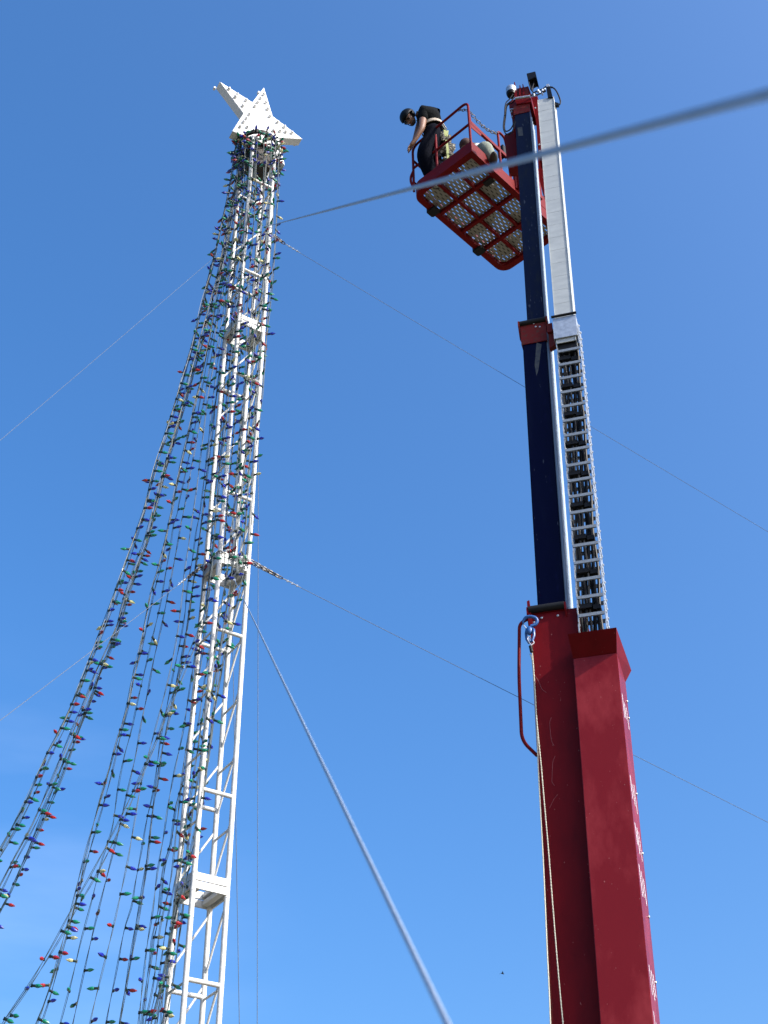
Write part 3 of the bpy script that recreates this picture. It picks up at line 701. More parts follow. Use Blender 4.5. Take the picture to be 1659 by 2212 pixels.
build(MB().tube([BW(g_b, gl - .04, d_g - .03), BW(g_b, gr + .04, d_g - .03)], .016, 12), 'cover_roller', M_black, cover, smooth=40)
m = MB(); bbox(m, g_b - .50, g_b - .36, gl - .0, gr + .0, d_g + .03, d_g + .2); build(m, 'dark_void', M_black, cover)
# red lugs tying the cover to the middle boom
m = MB(); bprism(m, [(1184, 712), (1201, 710), (1203, 742), (1187, 752)], .05, .12)
bprism(m, [(1181, 700), (1192, 697), (1194, 715), (1182, 718)], .02, .05)
build(m, 'cover_lug', M_redw, mid_b)
# grab handle on the base section
hp = [(1156, 1331), (1122, 1345), (1121, 1460), (1127, 1600), (1160, 1632)]
m = MB().tube(fillet([BW(*BL(x, y, d_base + .03), d_base + .03) for x, y in hp], .14, 8), .0165, 12)
build(m, 'side_handle', M_red2, base_b, smooth=True)
m = MB(); bprism(m, [(1138, 1299), (1143, 1296), (1150, 1345), (1147, 1372), (1141, 1340)], .03, .05); build(m, 'hook_plate', M_red, base_b)

# head of the fly boom
def hp_(poly, d0, d1, name, mt_, parent=fly_b, bev=0):
    m = MB(); bprism(m, poly, d0, d1); return build(m, name, mt_, parent, bevel=bev)
def C4(cx_, cy_): return (1035.2 + cx_ * .136, 132.7 + cy_ * .136)
head = hp_([C4(560, 560), C4(820, 520), C4(830, 640), C4(590, 680)], .115, .5, 'boom_head', M_red2)
for i, P in enumerate(([(552, 325), (566, 330), (600, 560), (560, 560)], [(640, 370), (652, 380), (660, 530), (630, 540)], [(686, 355), (700, 365), (720, 520), (690, 530)], [(765, 390), (780, 395), (830, 540), (800, 550)])):
    hp_([C4(*q) for q in P], .12 + .02 * i, .42, 'head_flange', M_red2, head)
hp_([C4(600, 430), C4(780, 395), C4(800, 520), C4(590, 560)], .18, .34, 'pivot_block', M_redw, head)
m = MB()
for y_ in (.08, .17, .26): m.tube([BW(*BL(*C4(575, 590), y_), y_), BW(*BL(*C4(810, 555), y_), y_)], .018, 10)
build(m, 'pivot_pin', M_steel, head, smooth=40)
# work lamp, drum shaped
p = BW(*BL(*C4(510, 500), .15), .15)
build(MB().lathe(p, bax, [(-.05, .045), (0, .068), (.03, .072), (.09, .072), (.10, .06)], 18), 'work_lamp', M_steel, head, smooth=40)
build(MB().lathe(p, bax, [(-.075, .03), (-.055, .06), (-.01, .07)], 18), 'lamp_base', M_blackg, head, smooth=40)
# sensor box on its stalk
sb_ = hp_([C4(750, 190), C4(890, 155), C4(918, 275), C4(880, 250), C4(775, 305)], .10, .26, 'sensor_box', M_blackg, head, .004)
hp_([C4(780, 290), C4(885, 255), C4(845, 450), C4(815, 430)], .15, .19, 'sensor_stalk', M_blackg, head)
def hose(P, d, r, name='hose', mt_=M_hose, parent=None):
    P = [(x[0], x[1], x[2] if len(x) > 2 else d) for x in P]
    pts = [BW(*BL(*C4(x, y), dd), dd) for x, y, dd in P]; return build(MB().tube(catmull(pts, 6), r, 8), name, mt_, parent or head, smooth=True)
hose([(780, 300), (800, 380), (830, 450), (870, 500), (930, 540)], .12, .007); hose([(870, 260), (862, 360), (840, 440), (860, 510)], .14, .006)
hose([(560, 560), (500, 640), (430, 700), (400, 870), (385, 1060), (440, 1160), (520, 1120), (575, 960)], .10, .009)
hose([(590, 590), (520, 660), (440, 710), (418, 880), (400, 1050), (430, 1110), (510, 1060), (580, 900)], .16, .009)
hose([(540, 520), (480, 600), (430, 650), (410, 720), (402, 860)], .06, .008)
hose([(1150, 405), (1210, 450), (1260, 540), (1290, 640), (1265, 690), (1200, 665)], .05, .010)
hose([(1010, 440), (1060, 400), (1120, 400), (1150, 420)], .05, .009)
hose([(820, 545), (900, 480), (980, 450), (1040, 430)], .08, .010)
hose([(840, 550), (920, 530), (1000, 500), (1060, 470)], .06, .009, mt_=M_hoseg)
m = MB()
for x, y, r in ((870, 535, .016), (935, 470, .018), (960, 490, .014), (1005, 465, .018), (1005, 515, .012), (1040, 450, .016)):
    m.lathe(BW(*BL(*C4(x, y), .05), .05), bax, [(-.025, r * .8), (-.02, r), (.012, r), (.03, r * .6)], 8)
build(m, 'hose_fitting', M_steel, head, smooth=30)
hp_([C4(1060, 400), C4(1125, 390), C4(1165, 565), C4(1090, 575)], -.05, .10, 'track_clamp', M_blackg, head, .003)
hp_([C4(1062, 360), C4(1108, 350), C4(1115, 400), C4(1065, 405)], -.02, .06, 'clamp_cap', M_steel, head, .003)
hp_([C4(1160, 590), C4(1190, 640), C4(1215, 700), C4(1180, 720)], .0, .06, 'hose_anchor', M_blackg, head)
hp_([C4(1195, 640), C4(1262, 660), C4(1262, 690), C4(1200, 700)], .02, .06, 'hose_coupling', M_blackg, head)
# side plates of the head going down behind the fly boom, and the jib
m = MB(); bprism(m, [C4(800, 570), C4(925, 545), C4(945, 700), C4(975, 1000), C4(995, 1300), C4(1000, 1460), C4(935, 1480), C4(905, 1000), C4(860, 760)], .36, .60)
jib = build(m, 'jib_arm', M_red2, lift, bevel=.004)
hp_([C4(470, 640), C4(590, 590), C4(600, 1080), C4(535, 1060), C4(520, 880), C4(480, 760)], .40, .62, 'jib_plate', M_red2, jib)
hp_([C4(480, 752), C4(550, 742), C4(552, 752), C4(482, 764)], .38, .40, 'plate_edge', M_steel, jib)
for q in ((885, 745), (955, 1325), (960, 1430), (515, 800), (520, 880)):
    s, t = BL(*C4(*q), .36); build(MB().lathe(BW(s, t, .362), bn, [(0, .014), (.010, .014), (.013, .008)], 8), 'bolt', M_steel, jib)
hp_([C4(930, 1480), C4(1010, 1640), C4(1035, 1900), C4(1030, 2100), C4(960, 1900), C4(940, 1700)], .75, .95, 'jib_link', M_red2, jib)

# turntable and chassis under the frame
m = MB(); bbox(m, SG + .55, SG + 1.3, tl - .15, hr + .2, -.2, 1.2); build(m, 'turntable', M_red, lift, bevel=.03)
m = MB(); c = BW(SG, .3, .5); m.box((c.x, c.y, .42), 2.0, 3.4, .5); build(m, 'chassis', M_blackg, lift, bevel=.05)
for sx in (-1, 1):
    for sy in (-1, 1):
        q = Vector((c.x + sx * 1.05, c.y + sy * 1.15, .45))
        wh = build(MB().lathe(q, (1, 0, 0), [(-.16, .30), (-.15, .42), (-.08, .45), (.08, .45), (.15, .42), (.16, .30)], 28), 'wheel', M_black, lift, smooth=40)
        build(MB().lathe(q, (1, 0, 0), [(-.165, .22), (-.12, .26), (.12, .26), (.165, .22)], 20), 'rim', M_red2, wh, smooth=40)

# ------------------------------------------------------------ basket
ZF = 17.40
K1 = at_z(1021.3, 321, ZF); K2 = at_z(893.9, 422, ZF); K3 = at_z(1084.3, 596, ZF)
bu = (K3 - K2).normalized(); bv_ = (K1 - K2); bv_ = (bv_ - bu * bv_.dot(bu)).normalized()
cen = (K3 + K1) / 2; BLn = (K3 - K2).length; BWd = (K1 - K2).length
# average direction of both edges to keep a true rectangle
a1 = math.atan2(bu.y, bu.x); v0 = (K1 - K2); a2 = math.atan2(v0.y, v0.x) + pi / 2
am = (a1 + a2 + 0) / 2 if abs(a1 - a2) < 1 else a1
bu = Vector((cos(am), sin(am), 0)); bv_ = Vector((sin(am), -cos(am), 0))
KO = cen - bu * BLn / 2 - bv_ * BWd / 2
print('basket', BLn, BWd, math.degrees(a1), math.degrees(a2), KO)
def K(u, v, z=0): return KO + bu * u + bv_ * v + Vector((0, 0, z))
L, Wd = BLn, BWd
def rrect(u0, u1, v0, v1, z, r, n=6, corners=(1, 1, 1, 1)):
    o = []; C = [(u0, v0, pi), (u1, v0, 1.5 * pi), (u1, v1, 0), (u0, v1, .5 * pi)]
    for (cu, cv, a0), fl_ in zip(C, corners):
        rr = r if fl_ else .012; ccu = cu + (rr if cu == u0 else -rr); ccv = cv + (rr if cv == v0 else -rr)
        for k in range(n + 1):
            a = a0 + pi / 2 * k / n; o.append(K(ccu + cos(a) * rr, ccv + sin(a) * rr, z))
    return o
cn = (1, 1, 0, 0)
m = MB(); m.ring(rrect(0, L, 0, Wd, 0, .17, corners=cn), rrect(.095, L - .095, .085, Wd - .085, 0, .11, corners=cn), Vector((0, 0, .09)))
basket = build(m, 'basket', M_red2, lift, at=K(L / 2, Wd / 2, 0))
basket['label'] = 'red work basket with perforated floor'
# toe boards
m = MB(); m.ring(rrect(.0, L, 0, Wd, .091, .17, corners=cn), rrect(.006, L - .006, .006, Wd - .006, .091, .165, corners=cn), Vector((0, 0, .13)))
build(m, 'toe_board', M_red2, basket)
for u in (L * .27, L * .5, L * .735):
    m = MB(); m.hexa([K(u + a, v, z) for z in (.008, .075) for a, v in ((-.024, .08), (.024, .08), (.024, Wd - .08), (-.024, Wd - .08))]); build(m, 'cross_rib', M_red2, basket)
for v in (Wd * .36, Wd * .65):
    m = MB(); m.hexa([K(u, v + a, z) for z in (.012, .072) for u, a in ((.08, -.02), (L - .08, -.02), (L - .08, .02), (.08, .02))]); build(m, 'long_rib', M_red2, basket)
# perforated floor sheet: staggered slots cut in rows
m = MB(); rows = 25; zf_ = .080; u0, u1, v0, v1 = .05, L - .05, .04, Wd - .04; rv = (u1 - u0) / rows
def quad(a, b, c_, d_):
    m.add([K(a, c_, zf_), K(b, c_, zf_), K(b, d_, zf_), K(a, d_, zf_)], [(0, 1, 2, 3)])
pv = .062; sh = .0145
for i in range(rows):
    ua = u0 + rv * i; ub = ua + rv; sa = ua + rv * .15; sb2 = ub - rv * .15
    quad(ua, sa, v0, v1); quad(sb2, ub, v0, v1)
    v = v0; off = (pv / 2) * (i % 2) + .02
    c0 = v0 + off
    last = v0
    while c0 + sh < v1:
        quad(sa, sb2, last, c0); last = c0 + sh; c0 += pv
    quad(sa, sb2, last, v1)
fo = build(m, 'floor_panel', M_floor, basket)
for u_, v_, su, sv in ((.32, .30, .30, .20), (.75, .80, .34, .26), (1.15, .35, .30, .36), (1.55, .78, .5, .22), (.30, .92, .3, .16), (1.75, .35, .28, .3)):
    mq = MB(); mq.prism([K(u_ + cos(a) * su * .5 * (1 + .15 * sin(3 * a + u_ * 9)), v_ + sin(a) * sv * .6 * (1 + .2 * cos(2 * a + v_ * 7)), .10) for a in [2 * pi * k / 14 for k in range(14)]], Vector((0, 0, .02)))
    build(mq, 'floor_mat', M_black, basket)
fo.modifiers.new('thickness', 'SOLIDIFY').thickness = .003
# rubber pads under the frame
for u in (.42, 1.44):
    m = MB(); m.hexa([K(u + a, v, z) for z in (-.035, .0) for a, v in ((-.07, -.02), (.07, -.02), (.07, .13), (-.07, .13))]); m.hexa([K(u + a, v, z) for z in (-.03, .11) for a, v in ((-.06, -.035), (.06, -.035), (.06, -.004), (-.06, -.004))])
    build(m, 'rubber_pad', M_black, basket, bevel=.006)
m = MB(); m.hexa([K(u, v, z) for z in (-.03, -.002) for u, v in ((.52, Wd - .10), (.61, Wd - .10), (.61, Wd - .24), (.52, Wd - .24))]); build(m, 'mounting_pad', M_black, basket)
# rails
def rail(P, name='guard_rail', r=.019, mt_=M_red2, rad=.13, parent=None):
    return build(MB().tube(fillet([K(*p) for p in P], rad, 8), r, 10), name, mt_, parent or basket, smooth=True)
e = .03; TOPR = 1.14
rail([(e, Wd - e, .1), (e, Wd - e, TOPR + .05), (e, e, TOPR - .03), (e, e, .1)])
rail([(e, Wd - e, .66), (e, e, .62)], rad=0.01)
rail([(e, Wd * .42, TOPR), (e, Wd * .42, .1)], rad=.01, name='rail_post')
rail([(e, e, .56), (e - .03, e - .03, .42), (e - .03, e - .03, .30), (e, e, .18)], name='corner_brace', rad=.06)
rail([(e, e, .80), (L - .25, e, .80)], rad=.01); rail([(e, e, .30), (L - .25, e, .30)], rad=.01)
rail([(L - .25, e, .1), (L - .25, e, .80)], rad=.01, name='rail_post'); rail([(L - e, e + .2, .1), (L - e, e + .2, 1.0), (L - e, Wd - e, 1.0), (L - e, Wd - e, .1)])
rail([(L - e, e + .2, .5), (L - e, Wd - e, .5)], rad=.01)
# gate bar and gusset on the near long side
gz = .70
m = MB(); m.hexa([K(u, v, z) for z in (gz - .035, gz + .035) for u, v in ((.05, Wd - .05), (.86, Wd - .05), (.86, Wd - .012), (.05, Wd - .012))]); build(m, 'gate_bar', M_red2, basket, bevel=.004)
m = MB().prism([K(.045, Wd - .015, z) + bu * (u - .045) for u, z in ((.045, gz + .28), (.06, gz + .05), (.30, gz + .036), (.26, gz - .10), (.045, gz - .12))], -bv_ * .008)
build(m, 'gusset_plate', M_red2, basket)
rail([(.70, Wd - e, .1), (.70, Wd - e, 1.16), (.86, Wd - e, 1.16), (.90, Wd - e, .9), (.92, Wd - e, .1)], name='gate_loop', rad=.09)
m = MB(); m.hexa([K(u, v, z) for z in (.72, .95) for u, v in ((.80, Wd - .14), (.87, Wd - .14), (.87, Wd - .03), (.80, Wd - .03))]); build(m, 'control_box', M_blackg, basket, bevel=.006)
cm = MB(); link_chain(cm, K(e, Wd - .22, TOPR + .03), K(.03, Wd - e - .02, 1.0), .0055, .05); link_chain(cm, K(.06, Wd - e, .99), K(.70, Wd - e, 1.10), .0055, .05, .12)
build(cm, 'safety_chain', M_chain, basket, smooth=True)
# rotator between basket and jib
m = MB(); m.hexa([K(u, v, z) for z in (.1, .78) for u, v in ((.98, Wd - .04), (1.42, Wd - .04), (1.42, Wd + .14), (.98, Wd + .14))])
rot = build(m, 'basket_bracket', M_red2, lift, bevel=.006)
m = MB(); bprism(m, [C4(395, 1165), C4(540, 1090), C4(620, 1060), C4(630, 1600), C4(440, 1600), C4(420, 1400)], .55, .80)
build(m, 'jib_end_plate', M_red2, rot, bevel=.006)
rail([(.98, Wd - .0, .06), (.98, Wd - .0, 1.02)], name='bracket_post', r=.028, rad=.01, parent=rot)
rail([(1.42, Wd - .0, .06), (1.42, Wd - .0, .95), (1.75, Wd - .03, .9), (1.98, Wd - .03, .85)], r=.022, parent=rot)
m = MB(); m.hexa([K(u, v, z) for z in (.22, .50) for u, v in ((1.5, Wd - .012), (1.95, Wd - .012), (1.95, Wd + .004), (1.5, Wd + .004))]); build(m, 'side_plate', M_red2, rot)

# ------------------------------------------------------------ hook and rope hanging from the base section
d_k = -.03
def HK(x, y, d=0): return BW(*BL(1137 + 0, 1300, 0), 0) if False else BW(*BL(x, y, d_k + d), d_k + d)
def C6(cx_, cy_): return ((1640 + cx_ * .303) * .6636, (1850 + cy_ * .303) * .6636)
hk = thing('lifting_hook', HK(*C6(270, 520)), 'blue steel lifting hook hung from a red plate on the boom', 'hook')
P = [(360, 600), (352, 545), (300, 520), (240, 525), (205, 570), (212, 610), (250, 640)]
m = MB().tube(catmull([HK(*C6(*q), .01 * sin(i)) for i, q in enumerate([(285, 625), (335, 605), (358, 570), (340, 535), (295, 520), (240, 528), (208, 570), (212, 605)])], 6), lambda t: .017 if t < .7 else .017 - .035 * (t - .7), 10)
build(m, 'hook_body', M_blue, hk, smooth=True)
build(MB().tube([HK(*C6(212, 610), -.012), HK(*C6(255, 660), -.012)], .005, 6), 'safety_latch', M_steel, hk)
m = MB().ball(HK(*C6(275, 670)), .034, .026, .05, 12, 8)
m.tube([HK(*C6(q[0], q[1]), .02 * math.sin(i)) for i, q in enumerate([(245, 650), (238, 700), (245, 760), (270, 800), (305, 780), (325, 720), (322, 660), (300, 640)])], .013, 8, closed=True)
build(m, 'swivel_eye', M_blue, hk, smooth=True)
m = MB().tube([HK(*C6(q[0], q[1]), -.012) for q in [(265, 735), (255, 760), (275, 800), (298, 826), (325, 800), (315, 770), (290, 790), (275, 765), (288, 740)]], .006, 6, closed=True)
build(m, 'thimble', M_dec, hk, smooth=True)
rp_ = thing('winch_rope', HK(*C6(290, 830)), 'pale wire rope running down the red boom from the blue hook', 'rope')
def C7(cx_, cy_): return ((1640 + cx_ * .3766) * .6636, (2500 + cy_ * .3766) * .6636)
RP = [C6(297, 826), C6(305, 900), C6(318, 1050), C6(335, 1300), C6(352, 1600), C6(375, 1850), C6(400, 2100), C7(325, 0), C7(350, 300), C7(385, 700), C7(420, 1150), C7(465, 1700), C7(512, 2210), C7(560, 2700)]
pts = catmull([BW(*BL(x, y, 0.03), 0.03) for x, y in RP], 30)
mm = MB(); A = []; B = []
Lr_ = 0
dense = []
for a, b in zip(pts, pts[1:]):
    n = max(1, int((b - a).length / .006)); dense += [a.lerp(b, i / n) for i in range(n)]
for i, p in enumerate(dense):
    a = i * .9; o = (br * cos(a) + bn * sin(a)) * .0028; A.append(p + o); B.append(p - o)
mm.tube(A, .0032, 5, cap=False); mm.tube(B, .0032, 5, cap=False)
build(mm, 'rope', M_hrope, rp_, smooth=True)
m = MB().tube([BW(*BL(*C6(285, 835), .0), .0), BW(*BL(*C6(300, 900), .0), .0)], .016, 10); build(m, 'crimp_sleeve', M_black, rp_, smooth=True)
RQ = [C6(283, 920), C6(305, 1000), C6(325, 1250), C6(340, 1500), C6(355, 1750), C6(365, 2000), C6(372, 2200), C7(305, 150), C7(320, 420), C7(340, 800), C7(360, 1250), C7(375, 1600), C7(390, 1900), C7(403, 2212), C7(415, 2500)]
pts = catmull([BW(*BL(x, y, 0.04), 0.04) for x, y in RQ], 10)
m = MB().tube(pts, .0058, 7); build(m, 'rope', M_hrope, rp_, smooth=True)

# ------------------------------------------------------------ people
def skin(name, V, Eg, Rd, mt_, parent, sub=2, root=0):
    o0 = parent and wloc(parent) or Vector((0, 0, 0))
    me = bpy.data.meshes.new(name); me.from_pydata([tuple(Vector(v) - o0) for v in V], Eg, []); me.materials.append(mt_)
    ob = bpy.data.objects.new(name, me); COL.objects.link(ob)
    if parent: ob.parent = parent
    md = ob.modifiers.new('skin', 'SKIN'); md.use_smooth_shade = True
    sk = me.skin_vertices[0].data if me.skin_vertices else None
    if sk is None:
        bm = bmesh.new(); bm.from_mesh(me); bm.verts.layers.skin.verify(); bm.to_mesh(me); bm.free(); sk = me.skin_vertices[0].data
    for i, r in enumerate(Rd):
        r = r if isinstance(r, tuple) else (r, r); sk[i].radius = r; sk[i].use_root = (i == root)
    sm = ob.modifiers.new('sub', 'SUBSURF'); sm.levels = sub; sm.render_levels = sub
    # bake to a plain mesh
    dg = bpy.context.evaluated_depsgraph_get(); ev = ob.evaluated_get(dg); nm = bpy.data.meshes.new_from_object(ev)
    ob.modifiers.clear(); ob.data = nm
    if not nm.materials: nm.materials.append(mt_)
    for p in nm.polygons: p.use_smooth = True
    return ob
ZD = ZF + .09
def C3(cx_, cy_): return (849.4 + cx_ * .1361, 199 + cy_ * .1361)
feet = at_z(936, 398, ZD); YF = feet.y
def PJ(cx_, cy_, dy=0): return at_y(*C3(cx_, cy_), YF + dy)
p1 = thing('person', feet, 'person in black helmet and dark shirt leaning over the left corner rail of the basket', 'person')
neck = PJ(425, 345); chest = PJ(540, 420); waist = PJ(620, 560); pel = PJ(650, 660)
shL = PJ(480, 375, -.14); shR = PJ(470, 330, .17)
elL = PJ(455, 570, -.17); wrL = PJ(345, 760, -.10); haL = PJ(275, 850, -.06)
elR = PJ(400, 560, .12); wrR = PJ(330, 790, .03); haR = PJ(270, 900, .0)
hiL = PJ(620, 720, -.08); hiR = PJ(620, 730, .09); 
fL = at_z(933, 397, ZD + .04); fR = at_z(944, 402, ZD + .04)
knL = PJ(480, 1010, -.10); knR = PJ(640, 1020, .10)
anL = fL + Vector((.02, .02, .06)); anR = fR + Vector((.02, .02, .06))
hd = PJ(255, 410)
headc = PJ(262, 425)
V = [pel, waist, chest, neck, neck.lerp(headc, .45), shL, elL, wrL, haL, shR, elR, wrR, haR, hiL, knL, anL, hiR, knR, anR]
Eg = [(0, 1), (1, 2), (2, 3), (3, 4), (2, 5), (5, 6), (6, 7), (7, 8), (2, 9), (9, 10), (10, 11), (11, 12), (0, 13), (13, 14), (14, 15), (0, 16), (16, 17), (17, 18)]
Rd = [.12, .115, .13, .065, .055, .066, .050, .034, .031, .066, .050, .034, .031, .085, .058, .042, .085, .058, .042]
# fingers: five per hand, curled over the rail, in the same surface
def fingers(V, Eg, Rd, hand_i, wr, ha, s):
    d = (ha - wr).normalized(); x = Vector((.15, -.98, .1)) * s
    for k, (off, ln) in enumerate(((-.030, .062), (-.010, .072), (.010, .068), (.028, .052))):
        a = ha + x * off + d * .028; b_ = a + (d * .7 + Vector((-.5, 0, -.35))).normalized() * ln * .5; c_ = b_ + Vector((.25, 0, -1)).normalized() * ln * .45
        i = len(V); V += [a, b_, c_]; Rd += [.0095, .0088, .0075]; Eg += [(hand_i, i), (i, i + 1), (i + 1, i + 2)]
    a = ha + x * -.035 - d * .01; b_ = a + (d * .5 + x * -.6 + Vector((.2, 0, -.3))).normalized() * .035; i = len(V)
    V += [a, b_]; Rd += [.011, .009]; Eg += [(hand_i, i), (i, i + 1)]
fingers(V, Eg, Rd, 8, wrL, haL, 1); fingers(V, Eg, Rd, 12, wrR, haR, -1)
body = skin('body', V, Eg, Rd, M_skin, p1)
# head: shaped skull, face turned down to the left
fwd = (PJ(185, 560) - headc).normalized(); fwd = (fwd + Vector((0, -.30, 0))).normalized()       # where the face looks
upv = (PJ(215, 300) - headc); upv = (upv - fwd * upv.dot(fwd)).normalized(); sdv = fwd.cross(upv)
RH = Matrix((fwd, sdv, upv)).transposed()
m = MB(); hc = headc
m.ball(hc, .098, .076, .110, 18, 14, RH)
for k in range(len(m.v)):
    q = RH.transposed() @ (m.v[k] - hc)
    if q.z < 0: q.y *= 1 - .35 * min(1, -q.z / .11); q.x *= 1 - .12 * min(1, -q.z / .11); q.x += .012 * min(1, -q.z / .1)
    m.v[k] = hc + RH @ q
def HQ(x, y, z): return hc + RH @ Vector((x, y, z))
m.hexa([HQ(*c_) for c_ in ((.085, -.010, -.030), (.085, .010, -.030), (.118, .008, -.036), (.118, -.008, -.036), (.085, -.006, .020), (.085, .006, .020), (.096, .004, .018), (.096, -.004, .018))])
for s in (-1, 1): m.ball(HQ(-.005, s * .078, -.005), .018, .008, .030, 8, 6, RH)
build(m, 'head', M_skin, p1, smooth=True)
m = MB().tube([HQ(.088, -.022, -.062), HQ(.096, 0, -.060), HQ(.088, .022, -.062)], .006, 6); build(m, 'mouth', mat('lips', (.22, .08, .06), .5), p1, smooth=True)
m = MB()
for s in (-1, 1): m.ball(HQ(.088, s * .033, .008), .010, .026, .018, 10, 7, RH); m.tube([HQ(.082, s * .055, .012), HQ(.0, s * .080, .012)], .004, 5)
m.tube([HQ(.097, -.02, .012), HQ(.097, .02, .012)], .004, 5)
build(m, 'sunglasses', M_glass, p1, smooth=True)
m = MB(); m.ball(hc + RH @ Vector((-.022, 0, .050)), .150, .120, .112, 20, 14, RH)
keep = MB()
V0 = m.v; F0 = []
for f_ in m.f:
    c_ = RH.transposed() @ (sum((V0[i] for i in f_), Vector()) / len(f_) - hc)
    if c_.z > .040 - (.075 if c_.x < .0 else 0) : F0.append(f_)
m.f = F0
he = build(m, 'helmet', M_helmet, p1, smooth=60)
he.modifiers.new('thickness', 'SOLIDIFY').thickness = .012
m = MB().prism([HQ(.09, s * .085, .040) for s in (-1, 1)] + [HQ(.140, .05, .030), HQ(.150, 0, .028), HQ(.140, -.05, .030)], RH @ Vector((0, 0, .008))); build(m, 'helmet_peak', M_helmet, he)
m = MB().tube(catmull([HQ(.01, -.082, .03), HQ(.03, -.072, -.05), HQ(.045, -.03, -.10), HQ(.05, .03, -.10), HQ(.03, .072, -.05), HQ(.01, .082, .03)], 5), .006, 5); build(m, 'chin_strap', M_black, p1)
m = MB().ball(HQ(.055, 0, -.075), .045, .05, .035, 10, 8, RH); build(m, 'beard', M_hair, p1, smooth=True)
# shirt
V = [waist.lerp(pel, .9), waist, chest + Vector((.02, 0, .02)), neck.lerp(chest, .35), shL, shL.lerp(elL, .48), shR, shR.lerp(elR, .5), chest + Vector((.03, 0, .05))]
skin('shirt', V, [(0, 1), (1, 2), (2, 3), (2, 4), (4, 5), (2, 6), (6, 7), (2, 8)], [.16, .170, .20, .115, .104, .082, .10, .078, .17], M_shirt, p1)
V = [pel, waist.lerp(pel, .3), hiL, knL, anL + Vector((0, 0, .02)), hiR, knR, anR + Vector((0, 0, .02))]
skin('trousers', V, [(0, 1), (0, 2), (2, 3), (3, 4), (0, 5), (5, 6), (6, 7)], [.175, .165, .15, .128, .10, .148, .125, .098], M_pants, p1)
# belt, pouch and harness
bd = (waist - pel).normalized(); bx = bd.cross(Vector((0, 1, 0))).normalized(); by = bd.cross(bx); bc = pel.lerp(waist, .72)
m = MB()
def hoop(c_, r, h_, t_, mb, x=bx, y=by, d=bd):
    n = 24; o1 = [c_ + (x * cos(2 * pi * k / n) + y * sin(2 * pi * k / n)) * (r + t_) - d * h_ / 2 for k in range(n)]
    i1 = [c_ + (x * cos(2 * pi * k / n) + y * sin(2 * pi * k / n)) * r - d * h_ / 2 for k in range(n)]
    mb.ring(o1, i1, d * h_)
hoop(bc, .168, .055, .012, m); build(m, 'belt', M_belt, p1, smooth=40)
m = MB()
for i, (x, y, sx, sz, dy) in enumerate(((770, 700, .10, .16, -.06), (850, 760, .13, .20, .0), (900, 900, .11, .22, .05), (800, 900, .12, .2, -.1), (830, 1080, .09, .09, -.04), (760, 560, .08, .1, -.02), (870, 1010, .12, .16, .02))):
    c_ = PJ(x, y, dy); b0 = len(m.v); m.ball(c_, sx * .55, sx * .5, sz * .55, 10, 8, Matrix.Rotation(.3 * i, 3, 'Y'))
    for k in range(b0, len(m.v)): m.v[k] += (m.v[k] - c_) * .18 * sin(k * 3.7)
build(m, 'tool_pouch', M_pouch, p1, smooth=50)
m = MB()
for P, w_ in ((((815, 600), (835, 690), (850, 690), (862, 610)), 0), (((845, 760), (862, 900), (872, 1040), (885, 1060)), .03)):
    pts = catmull([PJ(x, y, -.16) for x, y in P], 5)
    for a, b in zip(pts, pts[1:]): m.bar(a, b, .034, .006, Vector((0, -1, 0)))
build(m, 'safety_strap', M_strap, p1)
m = MB()
for s in (-1, 1):
    q = [waist + Vector((.06, s * .10, .0)), chest + Vector((.10, s * .12, .09)), shL.lerp(shR, .5 - s * .32) + Vector((.02, 0, .085)), neck + Vector((-.05, s * .08, -.06))]
    m.tube(catmull(q, 4), .010, 6)
m.tube(catmull([PJ(690, 380, -.1), PJ(740, 450, -.1), PJ(800, 560, -.08), PJ(870, 640, 0)], 4), .010, 6)
m.tube(catmull([PJ(730, 420, -.05), PJ(790, 500, -.05), PJ(850, 590, 0)], 4), .009, 6)
build(m, 'harness', mat('harness', (.10, .11, .10), .7, scale=30, col2=(.4, .4, .36), thr=(.5, .6)), p1)
for f_, nm in ((fL, 'boot'), (fR, 'boot')):
    build(MB().ball(f_ + Vector((-.01, .0, 0)), .12, .05, .055, 12, 8), nm, M_boot, p1, smooth=True)

# second person, crouched low at the gate side
YG = at_z(1050, 356, ZD).y
def PG(x, y, dy=0): return at_y(x, y, YG + dy)
f2 = at_z(1064, 366, ZD); 
p2 = thing('person', f2, 'person crouching low in the basket in sage green trousers, head bent down', 'person')
pel2 = PG(1040, 338, .22); ch2 = PG(1026, 326, .50); ne2 = PG(1014, 322, .62); hd2 = PG(1006.5, 316, .60)
kn2 = PG(1049, 317, -.06); an2 = PG(1066, 350, -.02); kn3 = PG(1036, 330, .0); an3 = PG(1056, 354, .1)
s2 = PG(1022, 330, .36); e2 = PG(1018, 346, .3); h2 = PG(1012, 352, .2); s3 = PG(1018, 328, .75); e3 = PG(1010, 342, .8); h3 = PG(1008, 352, .6)
V = [pel2, ch2, ne2, hd2, s2, e2, h2, s3, e3, h3, pel2 + Vector((0, -.09, 0)), kn2, an2, pel2 + Vector((0, .09, 0)), kn3, an3]
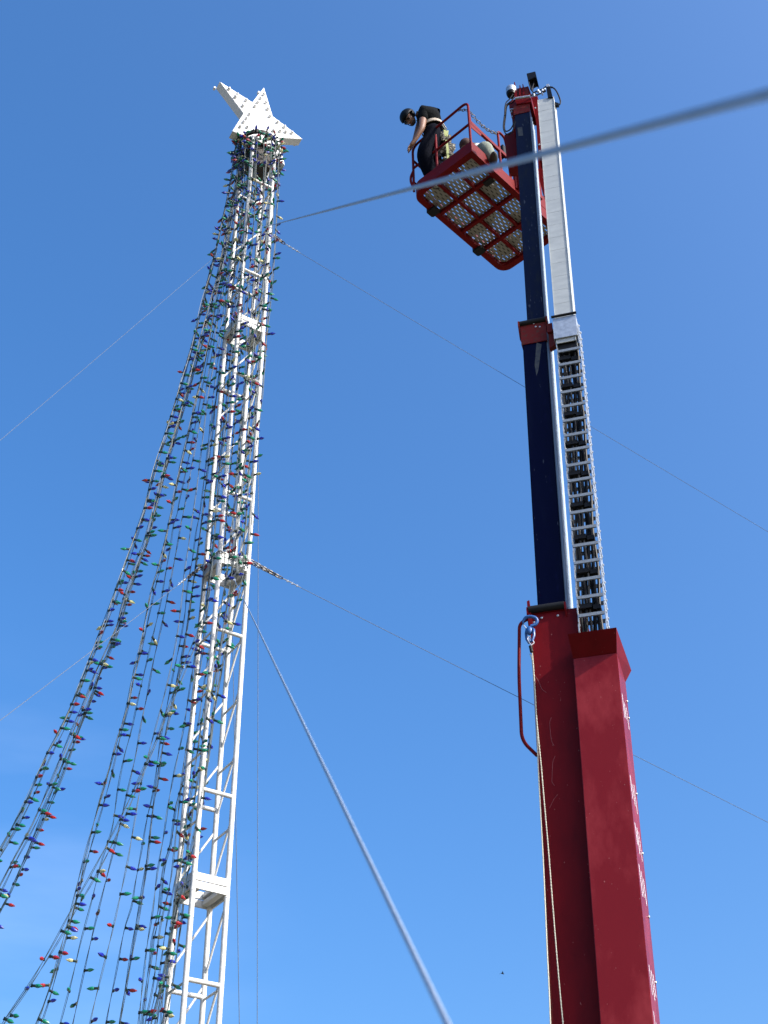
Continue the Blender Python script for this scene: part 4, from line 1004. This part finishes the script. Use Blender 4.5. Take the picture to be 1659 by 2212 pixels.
Eg = [(0, 1), (1, 2), (2, 3), (1, 4), (4, 5), (5, 6), (1, 7), (7, 8), (8, 9), (0, 10), (10, 11), (11, 12), (0, 13), (13, 14), (14, 15)]
Rd = [.12, .125, .06, .05, .06, .043, .03, .06, .043, .03, .085, .06, .042, .085, .06, .042]
fingers(V, Eg, Rd, 6, e2, h2, 1); fingers(V, Eg, Rd, 9, e3, h3, -1)
skin('body', V, Eg, Rd, M_skin, p2)
skin('trousers', [pel2, pel2.lerp(ch2, .3), V[10], kn2, an2, V[13], kn3, an3], [(0, 1), (0, 2), (2, 3), (3, 4), (0, 5), (5, 6), (6, 7)], [.14, .14, .112, .105, .072, .11, .10, .072], M_pants2, p2)
skin('shirt', [pel2.lerp(ch2, .3), ch2, ne2.lerp(ch2, .4), s2, s2.lerp(e2, .6), s3, s3.lerp(e3, .6)], [(0, 1), (1, 2), (1, 3), (3, 4), (1, 5), (5, 6)], [.14, .15, .08, .078, .062, .078, .062], mat('pale_shirt', (.55, .55, .52), .9, bump=.4, bscale=20), p2)
m = MB().ball(hd2, .086, .092, .098, 16, 12); build(m, 'head', M_skin, p2, smooth=True)
m = MB().ball(hd2 + Vector((0, -.01, .022)), .102, .106, .100, 16, 12); build(m, 'cap', mat('brown_cap', (.05, .018, .014), .8, var=.2, scale=30), p2, smooth=True)
for f_ in (an2, an3): build(MB().ball(Vector((f_.x, f_.y - .04, ZD + .05)), .06, .13, .05, 12, 8), 'boot', M_boot, p2, smooth=True)

# ------------------------------------------------------------ bird, a speck low in the sky
bp = at_y(1085.5, 2103, 40)
m = MB().ball(bp, .055, .018, .016, 8, 6, Matrix.Rotation(.3, 3, 'Y'))
m.add([bp + Vector(v) for v in ((-.02, 0, .01), (.03, 0, .01), (.0, -.10, .045), (-.02, 0, .012), (.03, 0, .012), (.0, .10, .045), (-.05, 0, 0), (-.09, -.02, -.01), (-.09, .02, -.01))], [(0, 1, 2), (3, 4, 5), (6, 7, 8)])
tag(build(m, 'bird', M_black), 'tiny dark bird flying in the open sky right of the lower cable', 'bird')
